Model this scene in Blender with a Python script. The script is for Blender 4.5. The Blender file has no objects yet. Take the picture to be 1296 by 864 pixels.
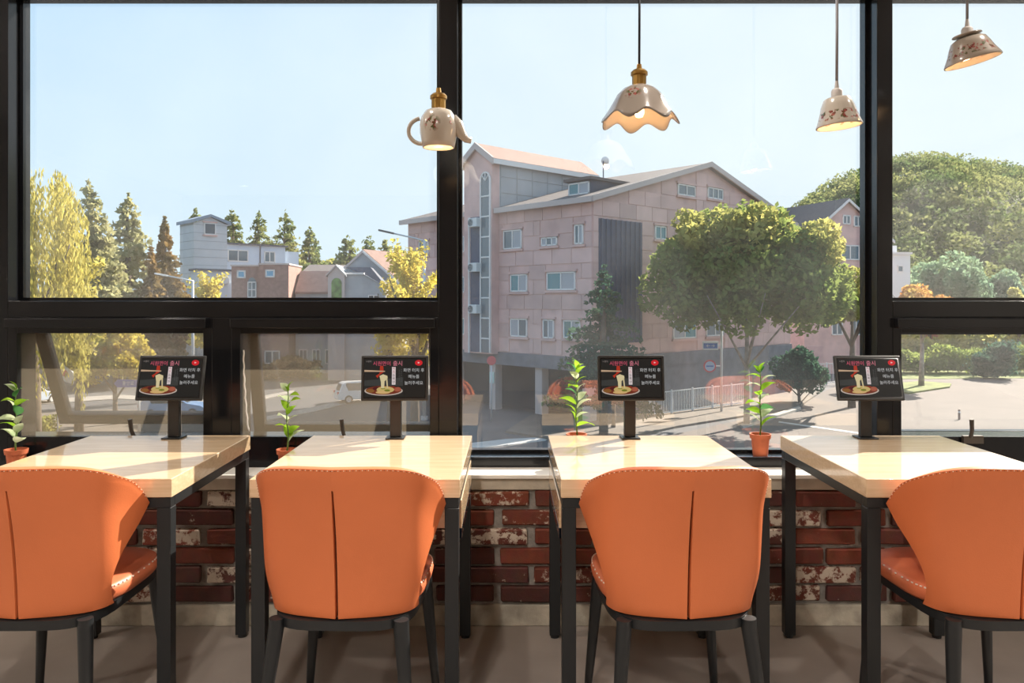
import bpy, bmesh, math, random
import numpy as np
from mathutils import Vector, Matrix

# ------------------------------------------------------------------ camera, light, exposure
scene = bpy.context.scene
col = scene.collection
F, CX, HY, EYE = 1000.0, 644.0, 382.0, 1.254       # focal length in px of a 1296 px wide frame, principal point, eye height
W_PX, H_PX = 1296, 864
cam = bpy.data.cameras.new('camera')
cam.sensor_width = 36.0
cam.lens = 36.0 * F / W_PX
cam.shift_x = (W_PX / 2 - CX) / W_PX
cam.shift_y = (HY - H_PX / 2) / W_PX
cam.clip_end = 2000
camo = bpy.data.objects.new('camera', cam)
camo.location = (0, 0, EYE)
camo.rotation_euler = (math.pi / 2, 0, 0)
col.objects.link(camo)
scene.camera = camo

SUN_AZ, SUN_EL = math.radians(45), math.radians(34)  # 45 degrees to the right of the view axis
sdir = Vector((math.sin(SUN_AZ) * math.cos(SUN_EL), math.cos(SUN_AZ) * math.cos(SUN_EL), math.sin(SUN_EL)))
sun = bpy.data.lights.new('sun', 'SUN')
sun.energy = 13.5
sun.angle = math.radians(0.6)
sun.color = (1.0, 0.90, 0.77)
suno = bpy.data.objects.new('sun', sun)
suno.rotation_euler = (-sdir).to_track_quat('-Z', 'Y').to_euler()
suno.location = sdir * 60
col.objects.link(suno)

world = bpy.data.worlds.new('sky')
scene.world = world
world.use_nodes = True
wn, wl = world.node_tree.nodes, world.node_tree.links
wn.clear()
w_out = wn.new('ShaderNodeOutputWorld'); w_bg = wn.new('ShaderNodeBackground')
w_tc = wn.new('ShaderNodeTexCoord'); w_sep = wn.new('ShaderNodeSeparateXYZ')
w_ramp = wn.new('ShaderNodeValToRGB')
wl.new(w_tc.outputs['Generated'], w_sep.inputs[0]); wl.new(w_sep.outputs['Z'], w_ramp.inputs[0])
e = w_ramp.color_ramp.elements
e[0].position = 0.0; e[0].color = (0.72, 0.88, 0.98, 1)
e[1].position = 0.9; e[1].color = (0.26, 0.50, 0.88, 1)
m_ = e.new(0.18); m_.color = (0.62, 0.82, 0.98, 1)
m_ = e.new(0.36); m_.color = (0.47, 0.72, 0.97, 1)
w_dot = wn.new('ShaderNodeVectorMath'); w_dot.operation = 'DOT_PRODUCT'
w_dot.inputs[1].default_value = sdir
wl.new(w_tc.outputs['Generated'], w_dot.inputs[0])
w_mr = wn.new('ShaderNodeMapRange'); w_mr.interpolation_type = 'SMOOTHSTEP'
w_mr.inputs['From Min'].default_value = 0.2; w_mr.inputs['From Max'].default_value = 1.0
w_mr.inputs['To Min'].default_value = 0.0; w_mr.inputs['To Max'].default_value = 0.75
wl.new(w_dot.outputs['Value'], w_mr.inputs[0])
w_mix = wn.new('ShaderNodeMix'); w_mix.data_type = 'RGBA'
w_mix.inputs['B'].default_value = (0.88, 0.97, 1.0, 1)
wl.new(w_mr.outputs[0], w_mix.inputs['Factor']); wl.new(w_ramp.outputs[0], w_mix.inputs['A'])
wl.new(w_mix.outputs['Result'], w_bg.inputs[0])
w_bg.inputs[1].default_value = 1.0
wl.new(w_bg.outputs[0], w_out.inputs[0])

scene.view_settings.view_transform = 'Standard'
scene.view_settings.look = 'None'
scene.view_settings.exposure = 0.22
scene.view_settings.gamma = 1.0
scene.view_settings.use_curve_mapping = False
scene.cycles.caustics_reflective = False
scene.cycles.caustics_refractive = False
scene.cycles.max_bounces = 8
scene.cycles.diffuse_bounces = 4
scene.cycles.transparent_max_bounces = 16
scene.cycles.sample_clamp_indirect = 4.0
FILL_W = 32.0  # power of each added ceiling fill lamp

rnd = random.Random(7)
rng = np.random.default_rng(11)
PI = math.pi

# ------------------------------------------------------------------ helpers
def at(px, py, d):
    return Vector(((px - CX) * d / F, d, EYE - (py - HY) * d / F))
def xat(px, d): return (px - CX) * d / F
def zat(py, d): return EYE - (py - HY) * d / F
GZ = -6.5                                            # street level below the dining room floor
def ground(px, py):
    d = (EYE - GZ) * F / (py - HY)
    return Vector((xat(px, d), d, GZ))

MATS = {}
def mat(name, color, rough=0.6, metal=0.0, var=0.0, scale=8.0, bump=0.0, bscale=60.0, spec=0.5, color2=None, coat=0.0):
    if name in MATS: return MATS[name]
    m = bpy.data.materials.new(name); m.use_nodes = True
    nt = m.node_tree; N, L = nt.nodes, nt.links
    p = N['Principled BSDF']
    c4 = (*color, 1)
    p.inputs['Base Color'].default_value = c4
    p.inputs['Roughness'].default_value = rough
    p.inputs['Metallic'].default_value = metal
    p.inputs['Specular IOR Level'].default_value = spec
    p.inputs['Coat Weight'].default_value = coat
    if var > 0 or color2 is not None or bump > 0:
        geo = N.new('ShaderNodeNewGeometry')
    if var > 0 or color2 is not None:
        no = N.new('ShaderNodeTexNoise'); no.inputs['Scale'].default_value = scale; no.inputs['Detail'].default_value = 6
        L.new(geo.outputs['Position'], no.inputs['Vector'])
        r = N.new('ShaderNodeValToRGB')
        a = tuple(max(0, c * (1 - var)) for c in color); b = color2 or tuple(min(1, c * (1 + var)) for c in color)
        r.color_ramp.elements[0].position = 0.32; r.color_ramp.elements[0].color = (*a, 1)
        r.color_ramp.elements[1].position = 0.68; r.color_ramp.elements[1].color = (*b, 1)
        L.new(no.outputs['Fac'], r.inputs[0]); L.new(r.outputs[0], p.inputs['Base Color'])
    if bump > 0:
        nb = N.new('ShaderNodeTexNoise'); nb.inputs['Scale'].default_value = bscale; nb.inputs['Detail'].default_value = 4
        L.new(geo.outputs['Position'], nb.inputs['Vector'])
        bm_ = N.new('ShaderNodeBump'); bm_.inputs['Strength'].default_value = bump; bm_.inputs['Distance'].default_value = 0.01
        L.new(nb.outputs['Fac'], bm_.inputs['Height']); L.new(bm_.outputs[0], p.inputs['Normal'])
    MATS[name] = m
    return m

def vary(m, amount):
    """each object that wears this material is a little lighter or darker"""
    N, L = m.node_tree.nodes, m.node_tree.links; p = N['Principled BSDF']
    src = p.inputs['Base Color'].links[0].from_socket
    oi = N.new('ShaderNodeObjectInfo'); mr = N.new('ShaderNodeMapRange'); mr.inputs['To Min'].default_value = 1 - amount; mr.inputs['To Max'].default_value = 1 + amount * .4
    mx = N.new('ShaderNodeVectorMath'); mx.operation = 'SCALE'
    L.new(oi.outputs['Random'], mr.inputs[0]); L.new(src, mx.inputs[0]); L.new(mr.outputs[0], mx.inputs['Scale']); L.new(mx.outputs[0], p.inputs['Base Color'])

def emit(name, color, strength):
    if name in MATS: return MATS[name]
    m = bpy.data.materials.new(name); m.use_nodes = True
    p = m.node_tree.nodes['Principled BSDF']
    p.inputs['Base Color'].default_value = (0.01, 0.01, 0.01, 1)
    p.inputs['Roughness'].default_value = 0.25; p.inputs['Specular IOR Level'].default_value = 0.08
    p.inputs['Emission Color'].default_value = (*color, 1)
    p.inputs['Emission Strength'].default_value = strength
    MATS[name] = m
    return m

def leaf_mat(name, color, color2, scale=0.7, trans=0.45):
    if name in MATS: return MATS[name]
    m = bpy.data.materials.new(name); m.use_nodes = True
    N, L = m.node_tree.nodes, m.node_tree.links
    N.clear()
    out = N.new('ShaderNodeOutputMaterial'); mx = N.new('ShaderNodeMixShader'); mx.inputs[0].default_value = trans
    d = N.new('ShaderNodeBsdfDiffuse'); t = N.new('ShaderNodeBsdfTranslucent')
    geo = N.new('ShaderNodeNewGeometry'); no = N.new('ShaderNodeTexNoise'); r = N.new('ShaderNodeValToRGB')
    no.inputs['Scale'].default_value = scale; no.inputs['Detail'].default_value = 3
    r.color_ramp.elements[0].position = 0.35; r.color_ramp.elements[0].color = (*color, 1)
    r.color_ramp.elements[1].position = 0.65; r.color_ramp.elements[1].color = (*color2, 1)
    L.new(geo.outputs['Position'], no.inputs['Vector']); L.new(no.outputs['Fac'], r.inputs[0])
    L.new(r.outputs[0], d.inputs[0]); L.new(r.outputs[0], t.inputs[0])
    L.new(d.outputs[0], mx.inputs[1]); L.new(t.outputs[0], mx.inputs[2]); L.new(mx.outputs[0], out.inputs[0])
    MATS[name] = m
    return m

def glass_mat(name, tint=(0.985, 0.99, 0.99), refl=0.035, dirt=0.014):
    m = bpy.data.materials.new(name); m.use_nodes = True
    N, L = m.node_tree.nodes, m.node_tree.links
    N.clear()
    out = N.new('ShaderNodeOutputMaterial')
    tr = N.new('ShaderNodeBsdfTransparent'); tr.inputs[0].default_value = (*tint, 1)
    gl = N.new('ShaderNodeBsdfGlossy'); gl.inputs['Roughness'].default_value = 0.0; gl.inputs[0].default_value = (1, 1, 1, 1)
    lw = N.new('ShaderNodeLayerWeight'); lw.inputs[0].default_value = 0.5
    pw = N.new('ShaderNodeMath'); pw.operation = 'POWER'; pw.inputs[1].default_value = 5.0; L.new(lw.outputs['Facing'], pw.inputs[0])
    fr = N.new('ShaderNodeMath'); fr.operation = 'MULTIPLY_ADD'; fr.inputs[1].default_value = 0.96; fr.inputs[2].default_value = 0.04; L.new(pw.outputs[0], fr.inputs[0])
    ad = N.new('ShaderNodeMath'); ad.operation = 'ADD'; ad.inputs[1].default_value = refl; ad.use_clamp = True
    m1 = N.new('ShaderNodeMixShader'); m2 = N.new('ShaderNodeMixShader')
    ts = N.new('ShaderNodeBsdfTranslucent'); ts.inputs[0].default_value = (0.8, 0.85, 0.9, 1)
    geo = N.new('ShaderNodeNewGeometry'); no = N.new('ShaderNodeTexNoise'); no.inputs['Scale'].default_value = 2.5; no.inputs['Detail'].default_value = 5
    mp = N.new('ShaderNodeMapRange'); mp.inputs['From Min'].default_value = 0.3; mp.inputs['From Max'].default_value = 0.75
    mp.inputs['To Min'].default_value = dirt * 0.3; mp.inputs['To Max'].default_value = dirt * 1.6
    L.new(geo.outputs['Position'], no.inputs['Vector']); L.new(no.outputs['Fac'], mp.inputs[0])
    L.new(fr.outputs[0], ad.inputs[0]); L.new(ad.outputs[0], m1.inputs[0])
    L.new(tr.outputs[0], m1.inputs[1]); L.new(gl.outputs[0], m1.inputs[2])
    L.new(mp.outputs[0], m2.inputs[0]); L.new(m1.outputs[0], m2.inputs[1]); L.new(ts.outputs[0], m2.inputs[2])
    L.new(m2.outputs[0], out.inputs[0])
    MATS[name] = m
    return m

class MB:
    """collects shapes that become ONE mesh object"""
    def __init__(s, tf=None): s.v = []; s.f = []; s.tf = tf
    def add(s, vs, fs):
        n = len(s.v)
        for v in vs:
            v = Vector(v)
            if s.tf: v = s.tf(v)
            s.v.append(tuple(v))
        s.f += [tuple(i + n for i in f) for f in fs]
        return s
    def box(s, a, b):
        (x0, y0, z0), (x1, y1, z1) = a, b
        return s.add([(x0,y0,z0),(x1,y0,z0),(x1,y1,z0),(x0,y1,z0),(x0,y0,z1),(x1,y0,z1),(x1,y1,z1),(x0,y1,z1)],
                     [(0,3,2,1),(4,5,6,7),(0,1,5,4),(1,2,6,5),(2,3,7,6),(3,0,4,7)])
    def bar(s, p, q, w, h, up=(0, 0, 1)):
        p, q = Vector(p), Vector(q); d = (q - p).normalized(); u = Vector(up)
        if abs(d.dot(u)) > 0.98: u = Vector((0, 1, 0))
        r = d.cross(u).normalized(); u = r.cross(d)
        vs = []
        for c in (p, q):
            for (i, j) in ((-1,-1),(1,-1),(1,1),(-1,1)): vs.append(c + r * (i * w / 2) + u * (j * h / 2))
        return s.add(vs, [(0,1,2,3),(7,6,5,4),(0,4,5,1),(1,5,6,2),(2,6,7,3),(3,7,4,0)])
    def tube(s, pts, rad, n=8, cap=True):
        pts = [Vector(p) for p in pts]
        if not hasattr(rad, '__len__'): rad = [rad] * len(pts)
        vs, fs = [], []
        ref = Vector((0.13, 0.97, 0.21))
        for i, p in enumerate(pts):
            d = (pts[min(i + 1, len(pts) - 1)] - pts[max(i - 1, 0)]).normalized()
            if abs(d.dot(ref)) > 0.95: ref = Vector((0.9, 0.1, 0.3))
            a = d.cross(ref).normalized(); b = d.cross(a)
            for k in range(n):
                t = 2 * PI * k / n
                vs.append(p + (a * math.cos(t) + b * math.sin(t)) * rad[i])
        for i in range(len(pts) - 1):
            for k in range(n):
                k2 = (k + 1) % n
                fs.append((i*n+k, i*n+k2, (i+1)*n+k2, (i+1)*n+k))
        if cap:
            fs.append(tuple(range(n))[::-1]); fs.append(tuple(range((len(pts)-1)*n, len(pts)*n)))
        return s.add(vs, fs)
    def lathe(s, prof, n=32, c=(0, 0, 0), fn=None):
        """prof: list of (r, z); fn(theta, i, r, z) may change r, z"""
        vs, fs = [], []
        for i, (r, z) in enumerate(prof):
            for k in range(n):
                t = 2 * PI * k / n
                rr, zz = fn(t, i, r, z) if fn else (r, z)
                vs.append((c[0] + rr * math.cos(t), c[1] + rr * math.sin(t), c[2] + zz))
        for i in range(len(prof) - 1):
            for k in range(n):
                k2 = (k + 1) % n
                fs.append((i*n+k, i*n+k2, (i+1)*n+k2, (i+1)*n+k))
        return s.add(vs, fs)
    def prism(s, poly, z0, z1):
        n = len(poly)
        vs = [(x, y, z0) for x, y in poly] + [(x, y, z1) for x, y in poly]
        fs = [tuple(range(n))[::-1], tuple(range(n, 2*n))] + [(i, (i+1) % n, n + (i+1) % n, n + i) for i in range(n)]
        return s.add(vs, fs)
    def extrude(s, pts, vec):
        """planar polygon of 3-D points pushed along vec"""
        pts = [Vector(p) for p in pts]; vec = Vector(vec); n = len(pts)
        return s.add(pts + [p + vec for p in pts], [tuple(range(n))[::-1], tuple(range(n, 2*n))] +
                     [(i, (i+1) % n, n + (i+1) % n, n + i) for i in range(n)])
    def mesh(s, name, smooth=False, recalc=True):
        me = bpy.data.meshes.new(name)
        me.from_pydata(s.v, [], s.f)
        if recalc:
            b = bmesh.new(); b.from_mesh(me); bmesh.ops.recalc_face_normals(b, faces=b.faces); b.to_mesh(me); b.free()
        if smooth:
            me.polygons.foreach_set('use_smooth', [True] * len(me.polygons))
        me.update()
        return me
    def build(s, name, m, parent=None, smooth=False, bevel=0.0, seg=2, recalc=True, subsurf=0, auto=False):
        me = s.mesh(name, smooth or bevel > 0, recalc)
        o = obj(name, me, m, parent)
        if bevel > 0:
            b = o.modifiers.new('bevel', 'BEVEL'); b.width = bevel; b.segments = seg; b.limit_method = 'ANGLE'; b.harden_normals = True
        if subsurf:
            b = o.modifiers.new('subsurf', 'SUBSURF'); b.levels = subsurf; b.render_levels = subsurf
        if auto:
            sharp_by_angle(me)
        return o

def sharp_by_angle(me, ang=0.7):
    b = bmesh.new(); b.from_mesh(me)
    for f in b.faces: f.smooth = True
    for ed in b.edges:
        if len(ed.link_faces) == 2 and ed.calc_face_angle(0) > ang: ed.smooth = False
    b.to_mesh(me); b.free()

def obj(name, me, m, parent=None, loc=None):
    o = bpy.data.objects.new(name, me)
    if m is not None:
        if not me.materials: me.materials.append(m)
    col.objects.link(o)
    if parent is not None: o.parent = parent
    if loc is not None: o.location = loc
    return o
def tag(o, label, cat, group=None, kind=None):
    o['label'] = label; o['category'] = cat
    if group: o['group'] = group
    if kind: o['kind'] = kind
    return o
def thing(name, label, cat, loc=(0, 0, 0), rotz=0.0, group=None):
    o = bpy.data.objects.new(name, None); col.objects.link(o)
    o.empty_display_size = 0.1
    o.location = loc; o.rotation_euler = (0, 0, rotz)
    return tag(o, label, cat, group)
def struct(o, label=None):
    o['kind'] = 'structure'
    if label: o['label'] = label
    return o
def copy_tree(o, parent=None):
    c = o.copy(); col.objects.link(c)
    if parent is not None: c.parent = parent
    for ch in list(o.children): copy_tree(ch, c)
    return c
def quads(name, v, m, parent=None):
    """(N,4,3) array of quads as one mesh"""
    n = len(v); me = bpy.data.meshes.new(name)
    me.vertices.add(n * 4); me.vertices.foreach_set('co', v.reshape(-1).astype(np.float32))
    me.loops.add(n * 4); me.loops.foreach_set('vertex_index', np.arange(n * 4, dtype=np.int32))
    me.polygons.add(n); me.polygons.foreach_set('loop_start', np.arange(0, n * 4, 4, dtype=np.int32))
    me.update(calc_edges=True); me.validate()
    return obj(name, me, m, parent)
def leaf_quads(P, size, flat=0.0, aspect=0.55):
    """random leaf-like diamonds at points P"""
    n = len(P)
    a = rng.normal(size=(n, 3)); a /= np.linalg.norm(a, axis=1)[:, None]
    b = rng.normal(size=(n, 3)); b[:, 2] += flat
    b -= a * (a * b).sum(1)[:, None]; b /= np.linalg.norm(b, axis=1)[:, None] + 1e-9
    s = size * rng.uniform(0.6, 1.3, n)[:, None]
    A = a * s; B = b * s * aspect
    return np.stack([P - A, P - B, P + A, P + B], 1)

# ------------------------------------------------------------------ common materials
M_frame = mat('black_aluminium', (0.007, 0.0075, 0.009), 0.16, 0.0, spec=0.32)
M_steel = mat('black_steel', (0.014, 0.016, 0.018), 0.38, 0.2)
M_wallw = mat('interior_plaster', (0.78, 0.75, 0.70), 0.8, var=0.04, scale=2)
M_floor = mat('polished_concrete', (0.24, 0.205, 0.18), 0.42, var=0.16, scale=2.2, bump=0.04, bscale=20)
M_conc = mat('cast_concrete', (0.50, 0.45, 0.37), 0.85, var=0.25, scale=9, bump=0.3, bscale=45)
M_plinth = mat('worn_painted_concrete', (0.40, 0.36, 0.29), 0.85, var=0.35, scale=11, bump=0.35, bscale=40)
M_sill = mat('white_sill_stone', (0.82, 0.80, 0.76), 0.35, var=0.05, scale=12)
M_mortar = mat('grey_mortar', (0.27, 0.25, 0.225), 0.95, var=0.2, scale=30, bump=0.4, bscale=90)
M_glass = glass_mat('window_glass')
M_white = mat('white_paint', (0.80, 0.80, 0.79), 0.5)

def brick_mat():
    m = bpy.data.materials.new('reclaimed_brick'); m.use_nodes = True
    N, L = m.node_tree.nodes, m.node_tree.links; p = N['Principled BSDF']; p.inputs['Roughness'].default_value = 0.85
    oi = N.new('ShaderNodeObjectInfo'); geo = N.new('ShaderNodeNewGeometry')
    r = N.new('ShaderNodeValToRGB'); e = r.color_ramp.elements
    e[0].position = 0.0; e[0].color = (0.085, 0.024, 0.017, 1); e[1].position = 1.0; e[1].color = (0.13, 0.05, 0.038, 1)
    for q, c in ((0.3, (0.15, 0.033, 0.019, 1)), (0.55, (0.24, 0.055, 0.026, 1)), (0.8, (0.11, 0.03, 0.023, 1))):
        k = e.new(q); k.color = c
    L.new(oi.outputs['Random'], r.inputs[0])
    n1 = N.new('ShaderNodeTexNoise'); n1.inputs['Scale'].default_value = 26; n1.inputs['Detail'].default_value = 8
    L.new(geo.outputs['Position'], n1.inputs['Vector'])
    dk = N.new('ShaderNodeMix'); dk.data_type = 'RGBA'; dk.blend_type = 'MULTIPLY'; dk.inputs['Factor'].default_value = 0.6
    L.new(r.outputs[0], dk.inputs['A']); L.new(n1.outputs['Color'], dk.inputs['B'])
    # old limewash: per brick amount, broken up by noise
    n2 = N.new('ShaderNodeTexNoise'); n2.inputs['Scale'].default_value = 24; n2.inputs['Detail'].default_value = 10; n2.inputs['Roughness'].default_value = 0.7
    L.new(geo.outputs['Position'], n2.inputs['Vector'])
    mu = N.new('ShaderNodeMath'); mu.operation = 'MULTIPLY'; mu.inputs[1].default_value = 7.31
    fr = N.new('ShaderNodeMath'); fr.operation = 'FRACT'
    L.new(oi.outputs['Random'], mu.inputs[0]); L.new(mu.outputs[0], fr.inputs[0])
    pw = N.new('ShaderNodeMapRange'); pw.inputs['From Min'].default_value = 0.42; pw.inputs['From Max'].default_value = 1.0
    pw.inputs['To Min'].default_value = -0.15; pw.inputs['To Max'].default_value = 0.07
    L.new(fr.outputs[0], pw.inputs[0])
    ad = N.new('ShaderNodeMath'); L.new(n2.outputs['Fac'], ad.inputs[0]); L.new(pw.outputs[0], ad.inputs[1])
    th = N.new('ShaderNodeMapRange'); th.inputs['From Min'].default_value = 0.50; th.inputs['From Max'].default_value = 0.56
    L.new(ad.outputs[0], th.inputs[0])
    mx = N.new('ShaderNodeMix'); mx.data_type = 'RGBA'; mx.inputs['B'].default_value = (0.50, 0.42, 0.34, 1)
    L.new(th.outputs[0], mx.inputs['Factor']); L.new(dk.outputs['Result'], mx.inputs['A']); L.new(mx.outputs['Result'], p.inputs['Base Color'])
    bu = N.new('ShaderNodeBump'); bu.inputs['Strength'].default_value = 0.5; bu.inputs['Distance'].default_value = 0.006
    L.new(n2.outputs['Fac'], bu.inputs['Height']); L.new(bu.outputs[0], p.inputs['Normal'])
    return m
M_brick = brick_mat()

def wood_mat(name, c1, c2, rough, coat=0.0, axis=1):
    m = bpy.data.materials.new(name); m.use_nodes = True
    N, L = m.node_tree.nodes, m.node_tree.links; p = N['Principled BSDF']
    p.inputs['Roughness'].default_value = rough; p.inputs['Coat Weight'].default_value = coat; p.inputs['Coat Roughness'].default_value = 0.05
    tc = N.new('ShaderNodeTexCoord'); mp = N.new('ShaderNodeMapping')
    mp.inputs['Scale'].default_value = (2, 22, 60) if axis == 0 else (22, 2, 60)
    no = N.new('ShaderNodeTexNoise'); no.inputs['Scale'].default_value = 2.2; no.inputs['Detail'].default_value = 8; no.inputs['Distortion'].default_value = 0.6
    r = N.new('ShaderNodeValToRGB'); r.color_ramp.elements[0].position = 0.3; r.color_ramp.elements[0].color = (*c1, 1)
    r.color_ramp.elements[1].position = 0.72; r.color_ramp.elements[1].color = (*c2, 1)
    L.new(tc.outputs['Object'], mp.inputs[0]); L.new(mp.outputs[0], no.inputs['Vector']); L.new(no.outputs['Fac'], r.inputs[0]); L.new(r.outputs[0], p.inputs['Base Color'])
    return m
M_wood = wood_mat('pale_oak', (0.52, 0.36, 0.21), (0.65, 0.485, 0.315), 0.4, 0.9, axis=0)
M_leather = mat('orange_leather', (0.56, 0.15, 0.052), 0.45, var=0.05, scale=3, bump=0.06, bscale=260, spec=0.4)
M_leather_in = mat('seat_leather', (0.56, 0.15, 0.065), 0.45, var=0.05, scale=5, bump=0.06, bscale=260, spec=0.4)
M_thread = mat('dark_red_thread', (0.14, 0.035, 0.025), 0.8)
M_thread_w = mat('cream_thread', (0.75, 0.66, 0.56), 0.8)

# ------------------------------------------------------------------ the room
WY = 3.06                       # inner face of the low brick wall
RX = 4.6; RB = -4.6; CEIL = 2.75
struct(MB().box((-RX, RB, -0.15), (RX, 3.45, 0)).build('floor', M_floor))
struct(MB().box((-RX, RB, CEIL), (RX, 3.45, CEIL + 0.15)).build('ceiling', M_wallw))
struct(MB().box((-RX - 0.15, RB, -0.15), (-RX, 3.45, CEIL + 0.15)).build('wall_left', M_wallw))
struct(MB().box((RX, RB, -0.15), (RX + 0.15, 3.45, CEIL + 0.15)).build('wall_right', M_wallw))
struct(MB().box((-RX - 0.15, RB - 0.15, -0.15), (RX + 0.15, RB, CEIL + 0.15)).build('wall_back', mat('taupe_plaster', (0.33, 0.27, 0.22), 0.85, var=0.05, scale=2)))

wall = struct(MB().box((-RX, WY + 0.012, 0), (RX, 3.44, 0.575)).build('wall_front', M_mortar))
MB().box((-RX, WY - 0.004, 0), (RX, WY + 0.02, 0.082)).build('plinth', M_plinth, wall, bevel=0.004)
MB().box((-RX, WY - 0.002, 0.526), (RX, WY + 0.02, 0.575)).build('concrete_band', M_conc, wall, bevel=0.004)
# bricks, one object each
variants = []
for k in range(5):
    b = bmesh.new(); bmesh.ops.create_cube(b, size=1.0)
    for v in b.verts:
        v.co.x *= 0.228; v.co.y *= 0.03; v.co.z *= 0.060
        v.co += Vector((rnd.uniform(-.004, .004), rnd.uniform(-.002, .002), rnd.uniform(-.003, .003)))
    bmesh.ops.bevel(b, geom=b.edges[:], offset=0.005, segments=1, affect='EDGES')
    me = bpy.data.meshes.new('brick'); b.to_mesh(me); b.free(); me.materials.append(M_brick); variants.append(me)
for row in range(6):
    z = 0.082 + 0.012 + 0.031 + row * 0.0735
    x = -2.75 + (0.13 if row % 2 else 0.0) + 0.05
    while x < 2.75:
        o = obj('brick', rnd.choice(variants), None, wall, (x, WY + 0.006 + rnd.uniform(-.003, .003), z + rnd.uniform(-.002, .002)))
        o.rotation_euler = (0, rnd.uniform(-.012, .012), PI * rnd.randint(0, 1)); o.scale = (rnd.uniform(.95, 1.03), 1, rnd.uniform(.95, 1.03))
        x += 0.253
sill = struct(MB().box((-RX, WY - 0.018, 0.572), (RX, 3.2, 0.588)).build('trim_1', M_sill, bevel=0.003), 'white stone window sill on the low brick wall')

# window wall: frames
DF, DB, DG = 3.18, 3.31, 3.272             # front of frame, back of frame, glass
HEAD = 2.515; RAILC = 0.631; RAILS = 0.712
mull = [(-2.09, -2.016), (xat(555, DF), xat(579, DF)), (xat(1110, DF), xat(1130, DF)), (3.25, 3.32), (-3.9, -3.83)]
for i, (a, b) in enumerate(mull):
    struct(MB().box((a, DF, 0.588), (b, DB, CEIL)).build('trim_%d' % (i + 2), M_frame, bevel=0.003), 'black aluminium window mullion')
XA, XB, XC, XD, XE = -2.016, mull[1][0], mull[2][1], 3.25, -3.83
x1c, x2c = mull[1][1], mull[2][0]
struct(MB().box((-RX, DF - 0.005, HEAD), (RX, DB + 0.01, CEIL)).build('trim_7', M_frame, bevel=0.003), 'black window head beam')
def frame_rect(mb, x0, x1, z0, z1, y0, y1, w):
    mb.box((x0, y0, z0), (x0 + w, y1, z1)); mb.box((x1 - w, y0, z0), (x1, y1, z1))
    mb.box((x0 + w, y0, z0), (x1 - w, y1, z0 + w)); mb.box((x0 + w, y0, z1 - w), (x1 - w, y1, z1)); return mb
def fixed_window(name, x0, x1, z0, z1, label):
    f = struct(frame_rect(MB(), x0, x1, z0, z1, DG - 0.015, DB - 0.005, 0.014).build(name, M_frame), label)
    MB().box((x0 + 0.012, DG, z0 + 0.012), (x1 - 0.012, DG + 0.006, z1 - 0.012)).build('pane', M_glass, f)
    return f
TR0, TR1 = 1.192, 1.258                     # transom
fixed_window('window_1', XA, XB, TR1, HEAD, 'large fixed upper pane with black frame over the two awning windows')
w4 = fixed_window('window_4', x1c, x2c, RAILC, HEAD, 'tall single pane window facing the pink stone building')
fixed_window('window_5', XC, XD, TR1, HEAD, 'fixed upper pane facing the green hill')
fixed_window('window_7', XE, -2.09, TR1, HEAD, 'upper pane beside the corner')
MB().box((x1c, DF, 0.588), (x2c, DB, RAILC - 0.003)).build('bottom_rail', M_frame, w4, bevel=0.003)
MB().box((x1c, DF + 0.003, RAILC - 0.0029), (x2c, DG - 0.0155, RAILC)).build('rail_cap', mat('sky_tint_cap', (0.40, 0.48, 0.58), 0.18, 1.0), w4)  # thin added plate, blue of the reflected sky put into its colour
for i, (a, b) in enumerate(((XA, XB), (XC, XD), (XE, -2.09))):
    struct(MB().box((a, DF, TR0), (b, DB, TR1)).build('trim_%d' % (8 + i), M_frame, bevel=0.003), 'black transom bar across the window')

def screen_mat():
    m = bpy.data.materials.new('insect_mesh'); m.use_nodes = True
    N, L = m.node_tree.nodes, m.node_tree.links; N.clear()
    out = N.new('ShaderNodeOutputMaterial'); tr = N.new('ShaderNodeBsdfTransparent')
    d = N.new('ShaderNodeBsdfDiffuse'); d.inputs[0].default_value = (0.30, 0.25, 0.18, 1)
    t = N.new('ShaderNodeBsdfTranslucent'); t.inputs[0].default_value = (0.34, 0.28, 0.20, 1)
    m1 = N.new('ShaderNodeMixShader'); m1.inputs[0].default_value = 0.4; m2 = N.new('ShaderNodeMixShader'); m2.inputs[0].default_value = 0.40
    L.new(d.outputs[0], m1.inputs[1]); L.new(t.outputs[0], m1.inputs[2]); L.new(tr.outputs[0], m2.inputs[1]); L.new(m1.outputs[0], m2.inputs[2]); L.new(m2.outputs[0], out.inputs[0])
    return m
M_mesh = screen_mat()
M_handle = mat('bronze_handle', (0.10, 0.085, 0.07), 0.4, 0.6)
M_cord_w = mat('white_cord', (0.72, 0.70, 0.66), 0.7)
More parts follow.
